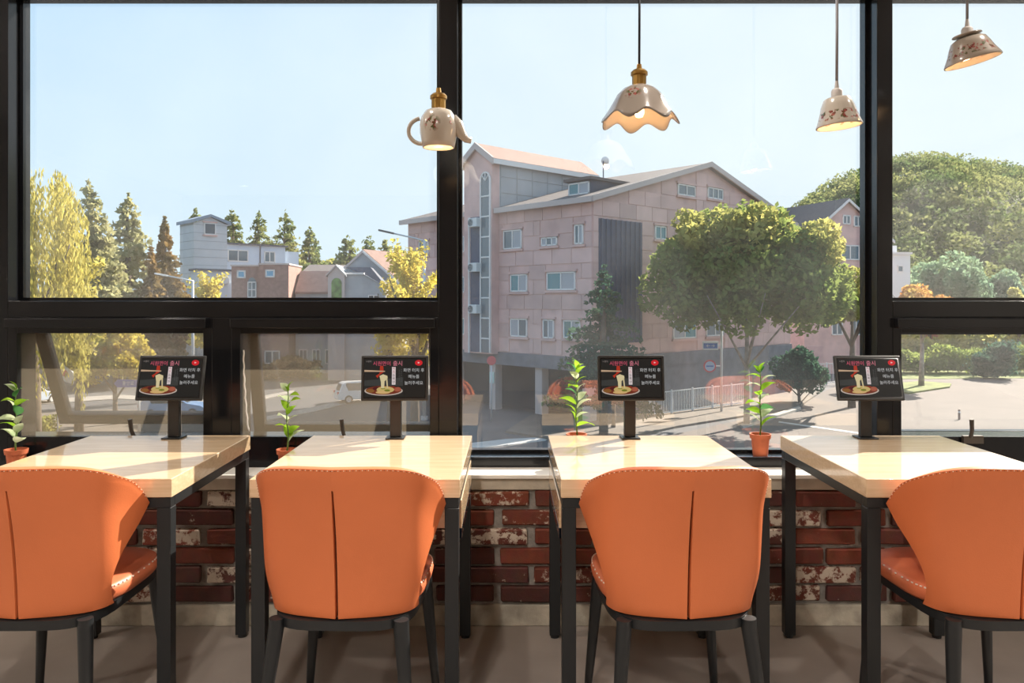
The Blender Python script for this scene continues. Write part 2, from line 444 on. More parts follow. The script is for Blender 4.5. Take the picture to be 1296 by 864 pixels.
def awning(name, x0, x1, ang, label, hx, screen=True, cord=False):
    f = MB(); f.box((x0, DF, 0.588), (x1, DB, RAILS)); f.box((x0, DF, RAILS), (x0 + 0.035, DB, TR0)); f.box((x1 - 0.035, DF, RAILS), (x1, DB, TR0))
    f.box((x0 + 0.035, DF, 1.128), (x1 - 0.035, DB, TR0))
    w = struct(f.build(name, M_frame, bevel=0.002), label)
    MB().box((x0 + 0.004, DF - 0.035, 1.149), (x1 - 0.012, DF - 0.001, 1.189)).build('screen_cassette', M_frame, w, bevel=0.004)
    # top-hung sash, swung outwards
    L_ = 0.505; s = MB(); sw = 0.048; xa, xb = x0 + 0.008, x1 - 0.008
    frame_rect(s, xa, xb, -L_, 0, 0, 0.04, sw)
    so = s.build('sash', M_frame, w, bevel=0.003); so.location = (0, DB + 0.008, 1.165); so.rotation_euler = (ang, 0, 0)
    MB().box((xa + sw - .005, 0.014, -L_ + sw - .005), (xb - sw + .005, 0.02, -sw + .005)).build('pane', M_glass, so)
    if screen:
        MB().add([(x0 + 0.035, DF + 0.03, RAILS), (x1 - 0.035, DF + 0.03, RAILS), (x1 - 0.035, DF + 0.03, 1.15), (x0 + 0.035, DF + 0.03, 1.15)], [(0, 1, 2, 3)]).build('insect_screen', M_mesh, w)
    # lever handle on the bottom rail
    h = MB(); h.box((hx - 0.03, DF - 0.018, RAILS - 0.025), (hx + 0.05, DF - 0.001, RAILS + 0.006))
    h.tube([(hx, DF - 0.014, RAILS), (hx - 0.004, DF - 0.03, RAILS + 0.03), (hx - 0.008, DF - 0.034, RAILS + 0.075)], [0.008, 0.008, 0.009], 8)
    h.build('handle', M_handle, w, smooth=False, auto=True)
    if cord:
        pts = [(x0 + 0.045 + 0.02 * t * t + 0.0015 * math.sin(40 * t), DF + 0.012, 1.06 - 0.33 * t) for t in [i / 24 for i in range(25)]]
        MB().tube(pts, 0.0035, 6).build('pull_cord', M_cord_w, w, smooth=True)
    return w
xm0, xm1 = xat(268, DF), xat(293, DF)
struct(MB().box((xm0, DF, 0.588), (xm1, DB, TR0)).build('trim_11', M_frame, bevel=0.003), 'short black post between the two awning windows')
awning('window_2', XA, xm0, math.radians(25), 'awning window with insect screen, swung wide open', xat(172, DF))
awning('window_3', xm1, XB, math.radians(14), 'awning window with insect screen, open a little', xat(437, DF), cord=True)
awning('window_6', XC, XD, math.radians(3), 'awning window almost shut, below the hill view', xat(1226, DF), screen=False)
awning('window_8', XE, -2.09, math.radians(3), 'awning window beside the corner', -3.0)

# unseen ceiling lamps, added to fill the room with light
M_lens = emit('fill_lens', (1.0, 0.93, 0.84), 6.0)
for i, (x, y) in enumerate([(-2.0, 2.72), (-0.7, 2.72), (0.7, 2.72), (2.0, 2.72), (-3.7, 0.6), (-0.457, 0.6), (2.83, 0.6), (-0.565, -0.8), (3.49, -0.8), (-0.67, -2.2), (4.16, -2.2), (-3.4, -3.6)]):
    t = thing('fill_lamp', 'added unseen round ceiling downlight with white rim', 'light', (x, y, CEIL), group='added ceiling fill lamps')
    MB().lathe([(0.045, 0.0), (0.045, -0.012), (0.062, -0.012), (0.066, -0.004), (0.066, 0.0)], 24).build('rim', M_white, t, smooth=True)
    MB().lathe([(0.045, -0.002), (0.02, -0.004), (0.0005, -0.004)], 20).build('lens', M_lens, t, smooth=True)
    l = bpy.data.lights.new('fill_lamp_light', 'AREA'); l.shape = 'DISK'; l.size = 0.085; l.energy = FILL_W * (0.25 if y > 2 else 1.0); l.color = (1.0, 0.92, 0.83)
    l.spread = math.radians(150)
    lo = bpy.data.objects.new('lamp', l); col.objects.link(lo); lo.parent = t; lo.location = (0, 0, -0.016)

# ------------------------------------------------------------------ tables
T_W, T_D, T_H, T_TH = 0.60, 0.737, 0.75, 0.054
def make_table(name_label, x, d, rot=0.0, box=False):
    t = thing('dining_table', name_label, 'table', (x, d, 0), rot)      # origin: middle of the front edge, on the floor
    w = T_W / 2
    top = MB().box((-w, 0, T_H - T_TH), (w, T_D, T_H)).build('tabletop', M_wood, t, bevel=0.003)
    zr = T_H - T_TH
    r = MB(); r.box((-w + 0.004, 0.004, zr - 0.03), (w - 0.004, 0.034, zr)); r.box((-w + 0.004, T_D - 0.034, zr - 0.03), (w - 0.004, T_D - 0.004, zr))
    r.box((-w + 0.004, 0.034, zr - 0.03), (-w + 0.034, T_D - 0.034, zr)); r.box((w - 0.034, 0.034, zr - 0.03), (w - 0.004, T_D - 0.034, zr))
    r.build('frame', M_steel, t, bevel=0.002)
    for sx in (-1, 1):
        for y in (0.004, T_D - 0.044):
            x0 = sx * (w - 0.024) - 0.02
            l = MB().box((x0, y, 0.012), (x0 + 0.04, y + 0.04, zr - 0.03)).build('leg', M_steel, t, bevel=0.002)
            MB().lathe([(0.0005, 0), (0.016, 0), (0.016, 0.012), (0.0005, 0.012)], 12, (x0 + 0.02, y + 0.02, 0)).build('foot', M_steel, l)
    if box:
        MB().box((-w + 0.001, 0.10, 0.582), (w - 0.001, T_D - 0.045, zr - 0.0305)).build('drawer_box', M_wood, t, bevel=0.002)
        for sx in (-1, 1):
            b = MB().box((sx * (w - 0.015) - 0.0145, 0.10, 0.552), (sx * (w - 0.015) + 0.0145, T_D - 0.045, 0.5815))
            b.build('drawer_rail', mat('glossy_dark_metal', (0.03, 0.04, 0.06), 0.12, 0.9), t, bevel=0.001)
    return t
TAB = [(-1.262, 2.247, math.radians(1.2)), (-0.439, 2.247, 0), (0.448, 2.247, 0), (1.318, 2.247, math.radians(-0.6))]
TLAB = ['oak-topped dining table in front of the wide-open awning window', 'oak-topped dining table in front of the slightly open awning window',
        'oak-topped dining table at the tall pane, under the ruffled shade', 'oak-topped dining table at the mullion beside the green hill view']
tables = [make_table(TLAB[i], *TAB[i], box=i in (1, 2)) for i in range(4)]

# ------------------------------------------------------------------ chairs
def back_y(v): return -0.235 - 0.060 * v + 0.012 * math.sin(v * PI)
def shell_grid(inset, nu=36, nv=14, slit=False, v0=0.0, v1=1.0):
    """curved tub back: u runs round from wing to wing, v from seat to top"""
    V = {}
    us = list(np.linspace(-1, 1, nu + 1))
    us = [u for u in us if abs(u) > 0.03]
    us += [-0.022, 0.022]
    if not slit: us += [0.0]
    us = sorted(us)
    vs = np.linspace(v0, v1, nv + 1)
    grid = []
    for v in vs:
        row = []
        wc = 0.186 + 0.048 * v ** 1.5 - inset; wt = 0.200 + 0.066 * v ** 1.5 - inset
        yb = back_y(v) + inset
        yf = -0.125 - 0.050 * math.sin(min(v * 1.25, 1) * PI) * (1 - 0.2 * v) + 0.072 * v ** 1.6
        zt = 0.828
        for u in us:
            a = abs(u)
            if slit and a < 0.03:
                g = 0.004 * (1 - max(0, (v - 0.55) / 0.45) ** 2) if v < 0.9 else 0.0006
                x = math.copysign(g, u); y = yb
            else:
                wgt = 1.55; k0, k1, k2 = (1 - a) ** 2, 2 * wgt * a * (1 - a), a * a; ks = k0 + k1 + k2
                x = math.copysign((k1 * wc + k2 * wt) / ks, u) if a > 0 else 0.0
                y = (k0 * yb + k1 * (yb + 0.028) + k2 * yf) / ks
            top = zt - 0.095 * a ** 2.6 - 0.05 * max(0, (a - 0.8) / 0.2) ** 3 - inset * 0.3
            z = 0.425 + (top - 0.425) * v
            row.append((x, y, z))
        grid.append(row)
    return grid, us, vs
def grid_mesh(mb, grid):
    nr, nc = len(grid), len(grid[0])
    mb.add([p for r in grid for p in r], [(i*nc+j, i*nc+j+1, (i+1)*nc+j+1, (i+1)*nc+j) for i in range(nr-1) for j in range(nc-1)])
def make_chair(label, x, d, rot):
    c = thing('tub_chair', label, 'chair', (x, d, 0), rot)
    # outer leather shell with the open slit down the middle of the back
    g, us, vs = shell_grid(0.0, slit=True)
    nr, nc = len(g), len(g[0]); mid = us.index(-0.022)
    mb = MB()
    fs = []
    for i in range(nr - 1):
        for j in range(nc - 1):
            if j == mid and vs[i + 1] <= 0.90: continue
            fs.append((i*nc+j, i*nc+j+1, (i+1)*nc+j+1, (i+1)*nc+j))
    mb.add([p for r in g for p in r], fs)
    o = mb.build('backrest', M_leather, c, smooth=True)
    s = o.modifiers.new('solid', 'SOLIDIFY'); s.thickness = 0.016; s.offset = -1 if True else 1
    s2 = o.modifiers.new('bev', 'BEVEL'); s2.width = 0.006; s2.segments = 3; s2.limit_method = 'ANGLE'; s2.angle_limit = math.radians(50)
    # inner cushion
    g2, us2, vs2 = shell_grid(0.019, nu=28, nv=10)
    mb = MB(); grid_mesh(mb, g2)
    o = mb.build('backrest_cushion', M_leather_in, c, smooth=True)
    s = o.modifiers.new('solid', 'SOLIDIFY'); s.thickness = 0.022; s.offset = -1
    s2 = o.modifiers.new('bev', 'BEVEL'); s2.width = 0.009; s2.segments = 3; s2.limit_method = 'ANGLE'; s2.angle_limit = math.radians(50)
    # black strip standing in for the shade deep in the slit
    mb = MB(); pts = []
    for v in np.linspace(0.01, 0.9, 10):
        yb = back_y(v) + 0.0165
        pts.append((yb, 0.425 + 0.403 * v))
    mb.add([(sx * 0.012, y, z) for (y, z) in pts for sx in (-1, 1)], [(2*i, 2*i+1, 2*i+3, 2*i+2) for i in range(9)])
    mb.build('slit_shade', mat('slit_shade_black', (0.004, 0.004, 0.004), 0.9), c)
    # whipped seam along the top edge: stitches across the rim
    rim = [Vector(p) for p in g[-1]]
    path = []
    for i in range(len(rim) - 1):
        n = max(1, int((rim[i + 1] - rim[i]).length / 0.0035))
        for k in range(n): path.append(rim[i].lerp(rim[i + 1], k / n))
    seam, seam2 = MB(), MB()
    for i in range(6, len(path) - 7, 2):
        p = path[i]; tdir = (path[i + 1] - path[i - 1]).normalized()
        inw = Vector((tdir.y, -tdir.x, 0)).normalized()
        if inw.y < 0 and abs(p.x) < 0.2: inw = -inw
        elif abs(p.x) >= 0.2 and inw.x * p.x > 0: inw = -inw
        tgt = seam if (i // 2) % 2 else seam2
        tgt.bar(p - inw * 0.0006 + Vector((0, 0, -0.004)) - tdir * 0.001, p + inw * 0.010 + Vector((0, 0, 0.0006)) + tdir * 0.002, 0.0020, 0.0016)
    seam.build('stitching', M_thread, c)['kind'] = 'stuff'; seam2.build('stitching', M_thread_w, c)['kind'] = 'stuff'
    # seat pad
    def outline(w, y0, y1, n=40, e=3.2):
        pts = []
        for k in range(n):
            t = 2 * PI * k / n; cx, sy = math.cos(t), math.sin(t)
            fw = 1.0 + 0.06 * sy
            pts.append((w * fw * math.copysign(abs(cx) ** (2 / e), cx), (y0 + y1) / 2 + (y1 - y0) / 2 * math.copysign(abs(sy) ** (2 / e), sy)))
        return pts
    mb = MB(); rings = [(0.97, 0.422), (1.0, 0.430), (1.02, 0.446), (1.0, 0.462), (0.95, 0.470), (0.7, 0.476), (0.3, 0.478)]
    base = outline(0.205, -0.185, 0.245); n = len(base); vs_, fs_ = [], []
    for s_, z in rings: vs_ += [(px * s_, 0.03 + (py - 0.03) * s_, z) for px, py in base]
    for i in range(len(rings) - 1): fs_ += [(i*n+k, i*n+(k+1) % n, (i+1)*n+(k+1) % n, (i+1)*n+k) for k in range(n)]
    fs_.append(tuple(range(n))[::-1]); fs_.append(tuple(range((len(rings)-1)*n, len(rings)*n)))
    seat = mb.add(vs_, fs_).build('seat', M_leather_in, c, smooth=True)
    mb = MB()
    for k in range(0, 160):
        t = k / 160 * n; i = int(t); f = t - i
        p = Vector((*base[i], 0)).lerp(Vector((*base[(i + 1) % n], 0)), f); q = Vector((*base[(i + 1) % n], 0)) - Vector((*base[i], 0)); q.normalize()
        p = Vector((p.x * 1.003, 0.03 + (p.y - 0.03) * 1.003, 0.4625))
        if k % 2: mb.bar(p - q * 0.003, p + q * 0.004, 0.003, 0.003)
    mb.build('seam', M_thread_w, seat)['kind'] = 'stuff'
    # steel seat frame: flat ring that follows the tub
    mb = MB(); o_, i_ = outline(0.196, -0.240, 0.235, 40, 4.2), outline(0.168, -0.212, 0.20, 40, 4.2)
    vs_ = [(x_, y_, z) for z in (0.396, 0.4215) for ring in (o_, i_) for (x_, y_) in ring]
    fs_ = []
    for k in range(40):
        k2 = (k + 1) % 40
        fs_ += [(k, k2, 80+k2, 80+k), (40+k, 120+k, 120+k2, 40+k2), (k, 40+k, 40+k2, k2), (80+k, 80+k2, 120+k2, 120+k)]
    mb.add(vs_, fs_).build('seat_frame', M_steel, c, auto=True)
    for (x0, y0, x1, y1) in ((-.166, -.213, -.206, -.285), (.166, -.213, .206, -.285), (-.172, .195, -.205, .225), (.172, .195, .205, .225)):
        MB().tube([(x0, y0, 0.418), (x0 * .99 + x1 * .01, y0, 0.395), (x1, y1, 0.0)], [0.020, 0.0205, 0.0115], 14).build('leg', M_steel, c, auto=True)
    return c
CLAB = ['orange leather tub chair at the table by the wide-open awning window', 'orange leather tub chair at the table by the slightly open awning window',
        'orange leather tub chair at the table under the ruffled shade', 'orange leather tub chair at the table beside the green hill view']
for i, (x, d, r) in enumerate([(-1.29, 2.30, 1), (-0.442, 2.30, -2), (0.462, 2.30, 2), (1.335, 2.30, 1)]):
    make_chair(CLAB[i], x, d, math.radians(r))

# ------------------------------------------------------------------ table tablets
M_tab = mat('tablet_black_plastic', (0.012, 0.013, 0.014), 0.35)
def text_mesh(body, size, align='CENTER'):
    cu = bpy.data.curves.new('lettering', 'FONT'); cu.body = body; cu.size = size; cu.align_x = align; cu.align_y = 'CENTER'; cu.resolution_u = 2
    o = bpy.data.objects.new('lettering', cu); col.objects.link(o)
    bpy.context.view_layer.update()
    me = bpy.data.meshes.new_from_object(o.evaluated_get(bpy.context.evaluated_depsgraph_get()))
    bpy.data.objects.remove(o); bpy.data.curves.remove(cu)
    me.materials.clear()
    return me
SW, SH = 0.222, 0.140                         # picture area
def ell(cx, cy, rx, ry, n=28, a0=0, a1=2 * PI):
    return [(cx + rx * math.cos(a0 + (a1 - a0) * k / n), cy + ry * math.sin(a0 + (a1 - a0) * k / n)) for k in range(n)]
def flat(poly, lift):
    b = MB(); b.add([((u - .5) * SW, -lift, (v - .5) * SH) for u, v in poly], [tuple(range(len(poly)))]); return b
SCREEN_PARTS = []
def sp(name, poly, color, lift): SCREEN_PARTS.append((name, flat(poly, lift).mesh(name, recalc=False), color))
K = 0.75
sp('picture', [(0.0, 0.02), (0.64, 0.02), (0.64, 0.98), (0.0, 0.98)], (.012, .013, .013), .0004)
sp('picture', [(0.0, 0.30), (0.64, 0.30), (0.64, 0.52), (0.0, 0.44)], (.035, .038, .037), .0005)
sp('plate', ell(.32, .17, .315, .125), (.50, .42, .36), .0006)
sp('sauce', ell(.32, .185, .295, .115), (.16, .025, .010), .0007)
sp('topping', ell(.10, .17, .07, .05, 10), (.22, .09, .02), .0008)
sp('topping', ell(.20, .23, .06, .05, 9), (.07, .006, .008), .0008)
sp('topping', ell(.55, .21, .06, .06, 9), (.36, .09, .05), .0008)
sp('topping', ell(.47, .25, .05, .045, 9), (.20, .02, .008), .0008)
sp('noodles', ell(.35, .20, .145, .085, 22), (.55, .40, .14), .0009)
sp('noodles', ell(.31, .13, .12, .04, 16), (.62, .40, .16), .00095)
sp('garnish', ell(.38, .18, .05, .03, 9), (.17, .19, .02), .001)
sp('garnish', ell(.31, .23, .04, .02, 9), (.25, .25, .04), .001)
sp('noodle_strand', [(.25, .56), (.31, .60), (.38, .56), (.385, .50), (.335, .42), (.33, .24), (.28, .24), (.275, .40)], (.66, .56, .32), .0011)
sp('noodle_strand', [(.355, .50), (.38, .50), (.395, .24), (.375, .24)], (.60, .50, .28), .0011)
sp('garnish', [(.19, .56), (.25, .62), (.26, .82), (.31, .82), (.32, .66), (.25, .58), (.22, .50)], (.42, .03, .012), .0012)
sp('chopsticks', [(.0, .715), (.34, .69), (.34, .665), (.0, .665)], (.50, .34, .22), .0013)
sp('label_strip', [(.455, .33), (.515, .33), (.515, .79), (.455, .79)], (.72, .62, .62), .0012)
sp('menu_button', ell(.895, .90, .062, .075, 20), (.62, .012, .02), .0008)
sp('menu_button_mark', [(.88, .88), (.915, .90), (.88, .925)], (.8, .6, .6), .001)
T_TEXT = [('title', '시원면이', .018, (.29, .875), (.66, .10, .17), .0014), ('title', '출시', .020, (.55, .875), (.66, .20, .26), .0014),
          ('logo_text', 'ㅇ면가', .0075, (.07, .93), (.35, .3, .28), .0014),
          ('message', '화면 터치 후', .0150, (.815, .70), (.55, .55, .55), .001), ('message', '메뉴를', .0150, (.815, .535), (.55, .55, .55), .001),
          ('message', '눌러주세요', .0150, (.815, .37), (.55, .55, .55), .001)]
for k, ch in enumerate('치즈듬뿍면'):
    T_TEXT.append(('label_text', ch, .0115, (.485, .745 - k * .088), (.40, .03, .05) if k < 2 else (.02, .02, .02), .0015))
for k in range(7):
    T_TEXT.append(('caption', 'ㅁ', .006, (.575, .70 - k * .042), (.13, .13, .13), .0012)); T_TEXT.append(('caption', 'ㅎ', .006, (.61, .72 - k * .05), (.13, .13, .13), .0012))
TEXT_MESH = []
for nm, body, size, (u, v), colr, lift in T_TEXT:
    TEXT_MESH.append((nm, text_mesh(body, size), ((u - .5) * SW, -lift, (v - .5) * SH), colr))
def scr_mat(c):
    return emit('screen_%d_%d_%d' % tuple(int(x * 1000) for x in c), c, K)
def make_tablet(label, tb, y, yaw, tilt):
    x, d, r = tb
    t = thing('ordering_tablet', label, 'tablet', (x + (0.0), d + y, T_H + 0.0005), yaw)
    MB().box((-0.034, -0.038, 0), (0.034, 0.034, 0.005)).build('base_plate', M_tab, t, bevel=0.0015)
    MB().box((-0.021, -0.012, 0.005), (0.021, 0.012, 0.25)).build('post', mat('tablet_post', (0.022, 0.024, 0.026), 0.3, 0.4), t, bevel=0.003)
    body = MB().box((-0.123, -0.006, -0.083), (0.123, 0.006, 0.083)).build('housing', M_tab, t, bevel=0.0045, seg=3)
    body.location = (0, -0.028, 0.224); body.rotation_euler = (-tilt, 0, 0)
    MB().box((-0.1135, -0.0066, -0.073), (0.1135, -0.0059, 0.073)).build('bezel', mat('screen_bezel', (0.006, 0.006, 0.007), 0.12), body)
    s = MB(); s.add([(-SW/2, -.0069, -SH/2), (SW/2, -.0069, -SH/2), (SW/2, -.0069, SH/2), (-SW/2, -.0069, SH/2)], [(0, 1, 2, 3)])
    scr = s.build('screen', emit('screen_off_black', (.009, .0095, .0095), K), t, recalc=False)
    scr.location = body.location; scr.rotation_euler = body.rotation_euler
    for nm, me, c in SCREEN_PARTS:
        o = obj(nm, me, scr_mat(c), scr, (0, -0.0069, 0))
    for nm, me, loc, c in TEXT_MESH:
        o = obj(nm, me, scr_mat(c), scr, (loc[0], loc[1] - 0.0069, loc[2])); o.rotation_euler = (PI / 2, 0, 0)
    return t
TBL = ['black ordering tablet on a post, on the table by the wide-open awning window', 'black ordering tablet on a post, on the table by the slightly open awning window',
       'black ordering tablet on a post, on the table under the ruffled shade', 'black ordering tablet on a post, on the table beside the green hill view']
for i, (dx, yaw, tilt) in enumerate([(0.022, -1, 14), (0.02, 1, 5), (0.0, 1.5, 7), (0.003, 0, 14)]):
    x, d, r = TAB[i]
    make_tablet(TBL[i], (x + dx, d, r), 0.683, math.radians(yaw), math.radians(tilt))

# ------------------------------------------------------------------ potted plants
M_terra = mat('terracotta', (0.50, 0.125, 0.05), 0.75, var=0.12, scale=25)
M_soil = mat('potting_soil', (0.07, 0.035, 0.02), 0.95, var=0.3, scale=80)
M_stem = mat('green_stem', (0.09, 0.16, 0.03), 0.6)
L_leaf = [leaf_mat('leaf_fresh', (0.22, 0.42, 0.03), (0.36, 0.56, 0.05), 20, 0.5), leaf_mat('leaf_deep', (0.05, 0.17, 0.05), (0.10, 0.26, 0.09), 20, 0.4),
          leaf_mat('leaf_pale', (0.42, 0.52, 0.30), (0.66, 0.70, 0.50), 20, 0.35)]
def leaf_mesh():
    n = 6; vs, fs = [], []
    for i in range(n + 1):
        t = i / n; w = 0.30 * math.sin(PI * t ** 0.75) ** 0.9 if 0 < t < 1 else 0.012
        z = 0.20 * math.sin(t * PI * 0.8) - 0.10 * t * t
        for s_, dz in ((-1, 0.05), (0, 0), (1, 0.05)):
            vs.append((t, s_ * w, z + dz * (w / 0.3)))
    for i in range(n):
        for k in range(2): fs.append((i*3+k, i*3+k+1, (i+1)*3+k+1, (i+1)*3+k))
    me = bpy.data.meshes.new('leaf'); me.from_pydata(vs, [], fs); me.polygons.foreach_set('use_smooth', [True] * len(fs)); return me
leaf_me = []
for m in L_leaf:
    me = leaf_mesh(); me.materials.append(m); leaf_me.append(me)
def make_plant(label, x, d, z, h, leaves, seed):
    r = random.Random(seed)
    p = thing('potted_plant', label, 'plant', (x, d, z))
    MB().lathe([(0.0005, 0.0), (0.029, 0.0), (0.030, 0.004), (0.036, 0.068), (0.041, 0.068), (0.043, 0.086), (0.0385, 0.086), (0.036, 0.074), (0.0005, 0.072)], 28).build('pot', M_terra, p, auto=True)
    MB().lathe([(0.0365, 0.073), (0.02, 0.077), (0.0005, 0.078)], 20).build('soil', M_soil, p, smooth=True)
    pts = [(0.003 * math.sin(k * 1.3 + seed), 0.003 * math.cos(k + seed), 0.07 + (h - 0.075) * k / 8) for k in range(9)]
    MB().tube(pts, [0.0035 - 0.0002 * k for k in range(9)], 7).build('stem', M_stem, p, smooth=True)
    for (t, az, ln, el, kind) in leaves:
        k = t * 8; i = min(int(k), 7); q = Vector(pts[i]).lerp(Vector(pts[i + 1]), k - i)
        o = obj('leaf', leaf_me[kind], None, p, q)
        o.rotation_euler = (r.uniform(-.5, .5), -math.radians(el), math.radians(az)); o.scale = (ln, ln, ln)
    return p
def leafset(seed, n):
    r = random.Random(seed); out = []
    for k in range(n):
        t = 0.16 + 0.80 * k / (n - 1)
        out.append((t, 180 * (k % 2) + r.uniform(-65, 65), r.uniform(0.055, 0.082) * (1.1 - 0.25 * t), r.uniform(0, 45), r.choice([0, 0, 1, 2, 2])))
    out += [(0.99, r.uniform(0, 360), 0.045, 55, 0), (0.97, r.uniform(0, 360), 0.04, 40, 0)]
    return out
make_plant('potted plant with pale variegated leaves beside the wide-open awning window', xat(21, 3.12), 3.118, 0.588, 0.325, leafset(3, 12), 3)
make_plant('potted plant with small white top leaves between the two left tables', xat(364, 3.12), 3.118, 0.588, 0.325, leafset(5, 12), 5)
make_plant('bushy potted plant on the rail behind the table under the ruffled shade', xat(730, 3.215), 3.222, RAILC, 0.36, leafset(8, 14), 8)
make_plant('potted plant in a terracotta pot on the window rail next to a mullion', xat(963, 3.215), 3.222, RAILC, 0.35, leafset(12, 13), 12)

# ------------------------------------------------------------------ pendant lamps
M_brass = mat('aged_brass', (0.36, 0.21, 0.055), 0.32, 0.9)
M_cordb = mat('black_cord', (0.012, 0.014, 0.02), 0.7)
M_cordg = mat('grey_cord', (0.22, 0.22, 0.24), 0.7)
M_sock = mat('grey_socket', (0.40, 0.37, 0.35), 0.6)
M_bulb = emit('warm_bulb', (1.0, 0.62, 0.28), 5.0)
def ceramic(name, mode, centers=(), band=None, base=(0.40, 0.36, 0.31)):
    m = bpy.data.materials.new(name); m.use_nodes = True
    N, L = m.node_tree.nodes, m.node_tree.links; p = N['Principled BSDF']; p.inputs['Roughness'].default_value = 0.18; p.inputs['Coat Weight'].default_value = 0.3
    tc = N.new('ShaderNodeTexCoord'); vo = N.new('ShaderNodeTexVoronoi'); vo.inputs['Scale'].default_value = 95
    no = N.new('ShaderNodeTexNoise'); no.inputs['Scale'].default_value = 70; no.inputs['Detail'].default_value = 3
    L.new(tc.outputs['Object'], vo.inputs['Vector']); L.new(tc.outputs['Object'], no.inputs['Vector'])
    cr = N.new('ShaderNodeValToRGB'); cr.color_ramp.interpolation = 'CONSTANT'; e = cr.color_ramp.elements
    e[0].color = (0.16, 0.03, 0.025, 1); e[1].position = 0.75; e[1].color = (0.10, 0.05, 0.02, 1)
    for q, c in ((0.3, (0.07, 0.075, 0.025, 1)), (0.5, (0.28, 0.08, 0.07, 1))): k = e.new(q); k.color = c
    L.new(vo.outputs['Color'], cr.inputs[0])
    if mode == 'band':
        sx = N.new('ShaderNodeSeparateXYZ'); L.new(tc.outputs['Object'], sx.inputs[0])
        a = N.new('ShaderNodeMapRange'); a.inputs['From Min'].default_value = band[0]; a.inputs['From Max'].default_value = band[0] + 0.006
        b = N.new('ShaderNodeMapRange'); b.inputs['From Min'].default_value = band[1]; b.inputs['From Max'].default_value = band[1] - 0.006
        L.new(sx.outputs['Z'], a.inputs[0]); L.new(sx.outputs['Z'], b.inputs[0])
        mk = N.new('ShaderNodeMath'); mk.operation = 'MULTIPLY'; L.new(a.outputs[0], mk.inputs[0]); L.new(b.outputs[0], mk.inputs[1]); mask = mk.outputs[0]
    else:
        mask = None
        for c, rr in centers:
            ds = N.new('ShaderNodeVectorMath'); ds.operation = 'DISTANCE'; ds.inputs[1].default_value = c; L.new(tc.outputs['Object'], ds.inputs[0])
            a = N.new('ShaderNodeMapRange'); a.inputs['From Min'].default_value = rr; a.inputs['From Max'].default_value = rr * 0.55; L.new(ds.outputs['Value'], a.inputs[0])
            if mask is None: mask = a.outputs[0]
            else:
                mk = N.new('ShaderNodeMath'); mk.operation = 'MAXIMUM'; L.new(mask, mk.inputs[0]); L.new(a.outputs[0], mk.inputs[1]); mask = mk.outputs[0]
    th = N.new('ShaderNodeMapRange'); th.inputs['From Min'].default_value = 0.50; th.inputs['From Max'].default_value = 0.54; L.new(no.outputs['Fac'], th.inputs[0])
    f = N.new('ShaderNodeMath'); f.operation = 'MULTIPLY'; L.new(mask, f.inputs[0]); L.new(th.outputs[0], f.inputs[1])
    mx = N.new('ShaderNodeMix'); mx.data_type = 'RGBA'; mx.inputs['A'].default_value = (*base, 1)
    L.new(f.outputs[0], mx.inputs['Factor']); L.new(cr.outputs[0], mx.inputs['B']); L.new(mx.outputs['Result'], p.inputs['Base Color'])
    return m
PD = 2.8
def pendant(label, px, py, socket, cordm, tilt=0.0, bulb_z=-0.07, watt=1.2):
    """origin: top of the shade; everything above hangs straight up to the ceiling"""
    o = at(px, py, PD)
    t = thing('pendant_lamp', label, 'lamp', o)
    if socket == 'brass':
        MB().lathe([(0.024, 0.0), (0.024, 0.034), (0.030, 0.036), (0.030, 0.046), (0.022, 0.054), (0.010, 0.058), (0.008, 0.074), (0.0005, 0.076)], 28,
                   fn=lambda a, i, r, z: (r * (1 + 0.05 * math.cos(12 * a)) if i < 2 else r, z)).build('socket', M_brass, t, auto=True)
        top = 0.074
    else:
        MB().lathe([(0.019, 0.0), (0.019, 0.024), (0.015, 0.031), (0.008, 0.034), (0.005, 0.060), (0.0005, 0.061)], 24).build('socket', M_sock, t, auto=True)
        top = 0.058
    MB().tube([(0, 0, top), (0.001, 0, top + 0.2), (0, 0, CEIL - o.z - 0.02)], 0.0042 if socket == 'brass' else 0.005, 8).build('cord', cordm, t, smooth=True)
    MB().lathe([(0.0005, -0.022), (0.035, -0.022), (0.042, 0.0)], 24, (0, 0, CEIL - o.z)).build('ceiling_rose', M_frame, t, smooth=True)
    b = MB().lathe([(0.0005, -0.030), (0.012, -0.027), (0.018, -0.015), (0.018, -0.003), (0.011, 0.014), (0.010, 0.03)], 16).build('bulb', M_bulb, t, smooth=True)
    b.location = (0, 0, bulb_z)
    l = bpy.data.lights.new('bulb_lamp', 'POINT'); l.energy = watt; l.color = (1.0, 0.60, 0.28); l.shadow_soft_size = 0.012
    lo = bpy.data.objects.new('lamp', l); col.objects.link(lo); lo.parent = t; lo.location = (0, 0, bulb_z - 0.04)
    return t
def shell(prof, th):
    """closed thin profile from an outer one"""
    return prof + [(max(r - th, 0.0005), z) for r, z in reversed(prof)]
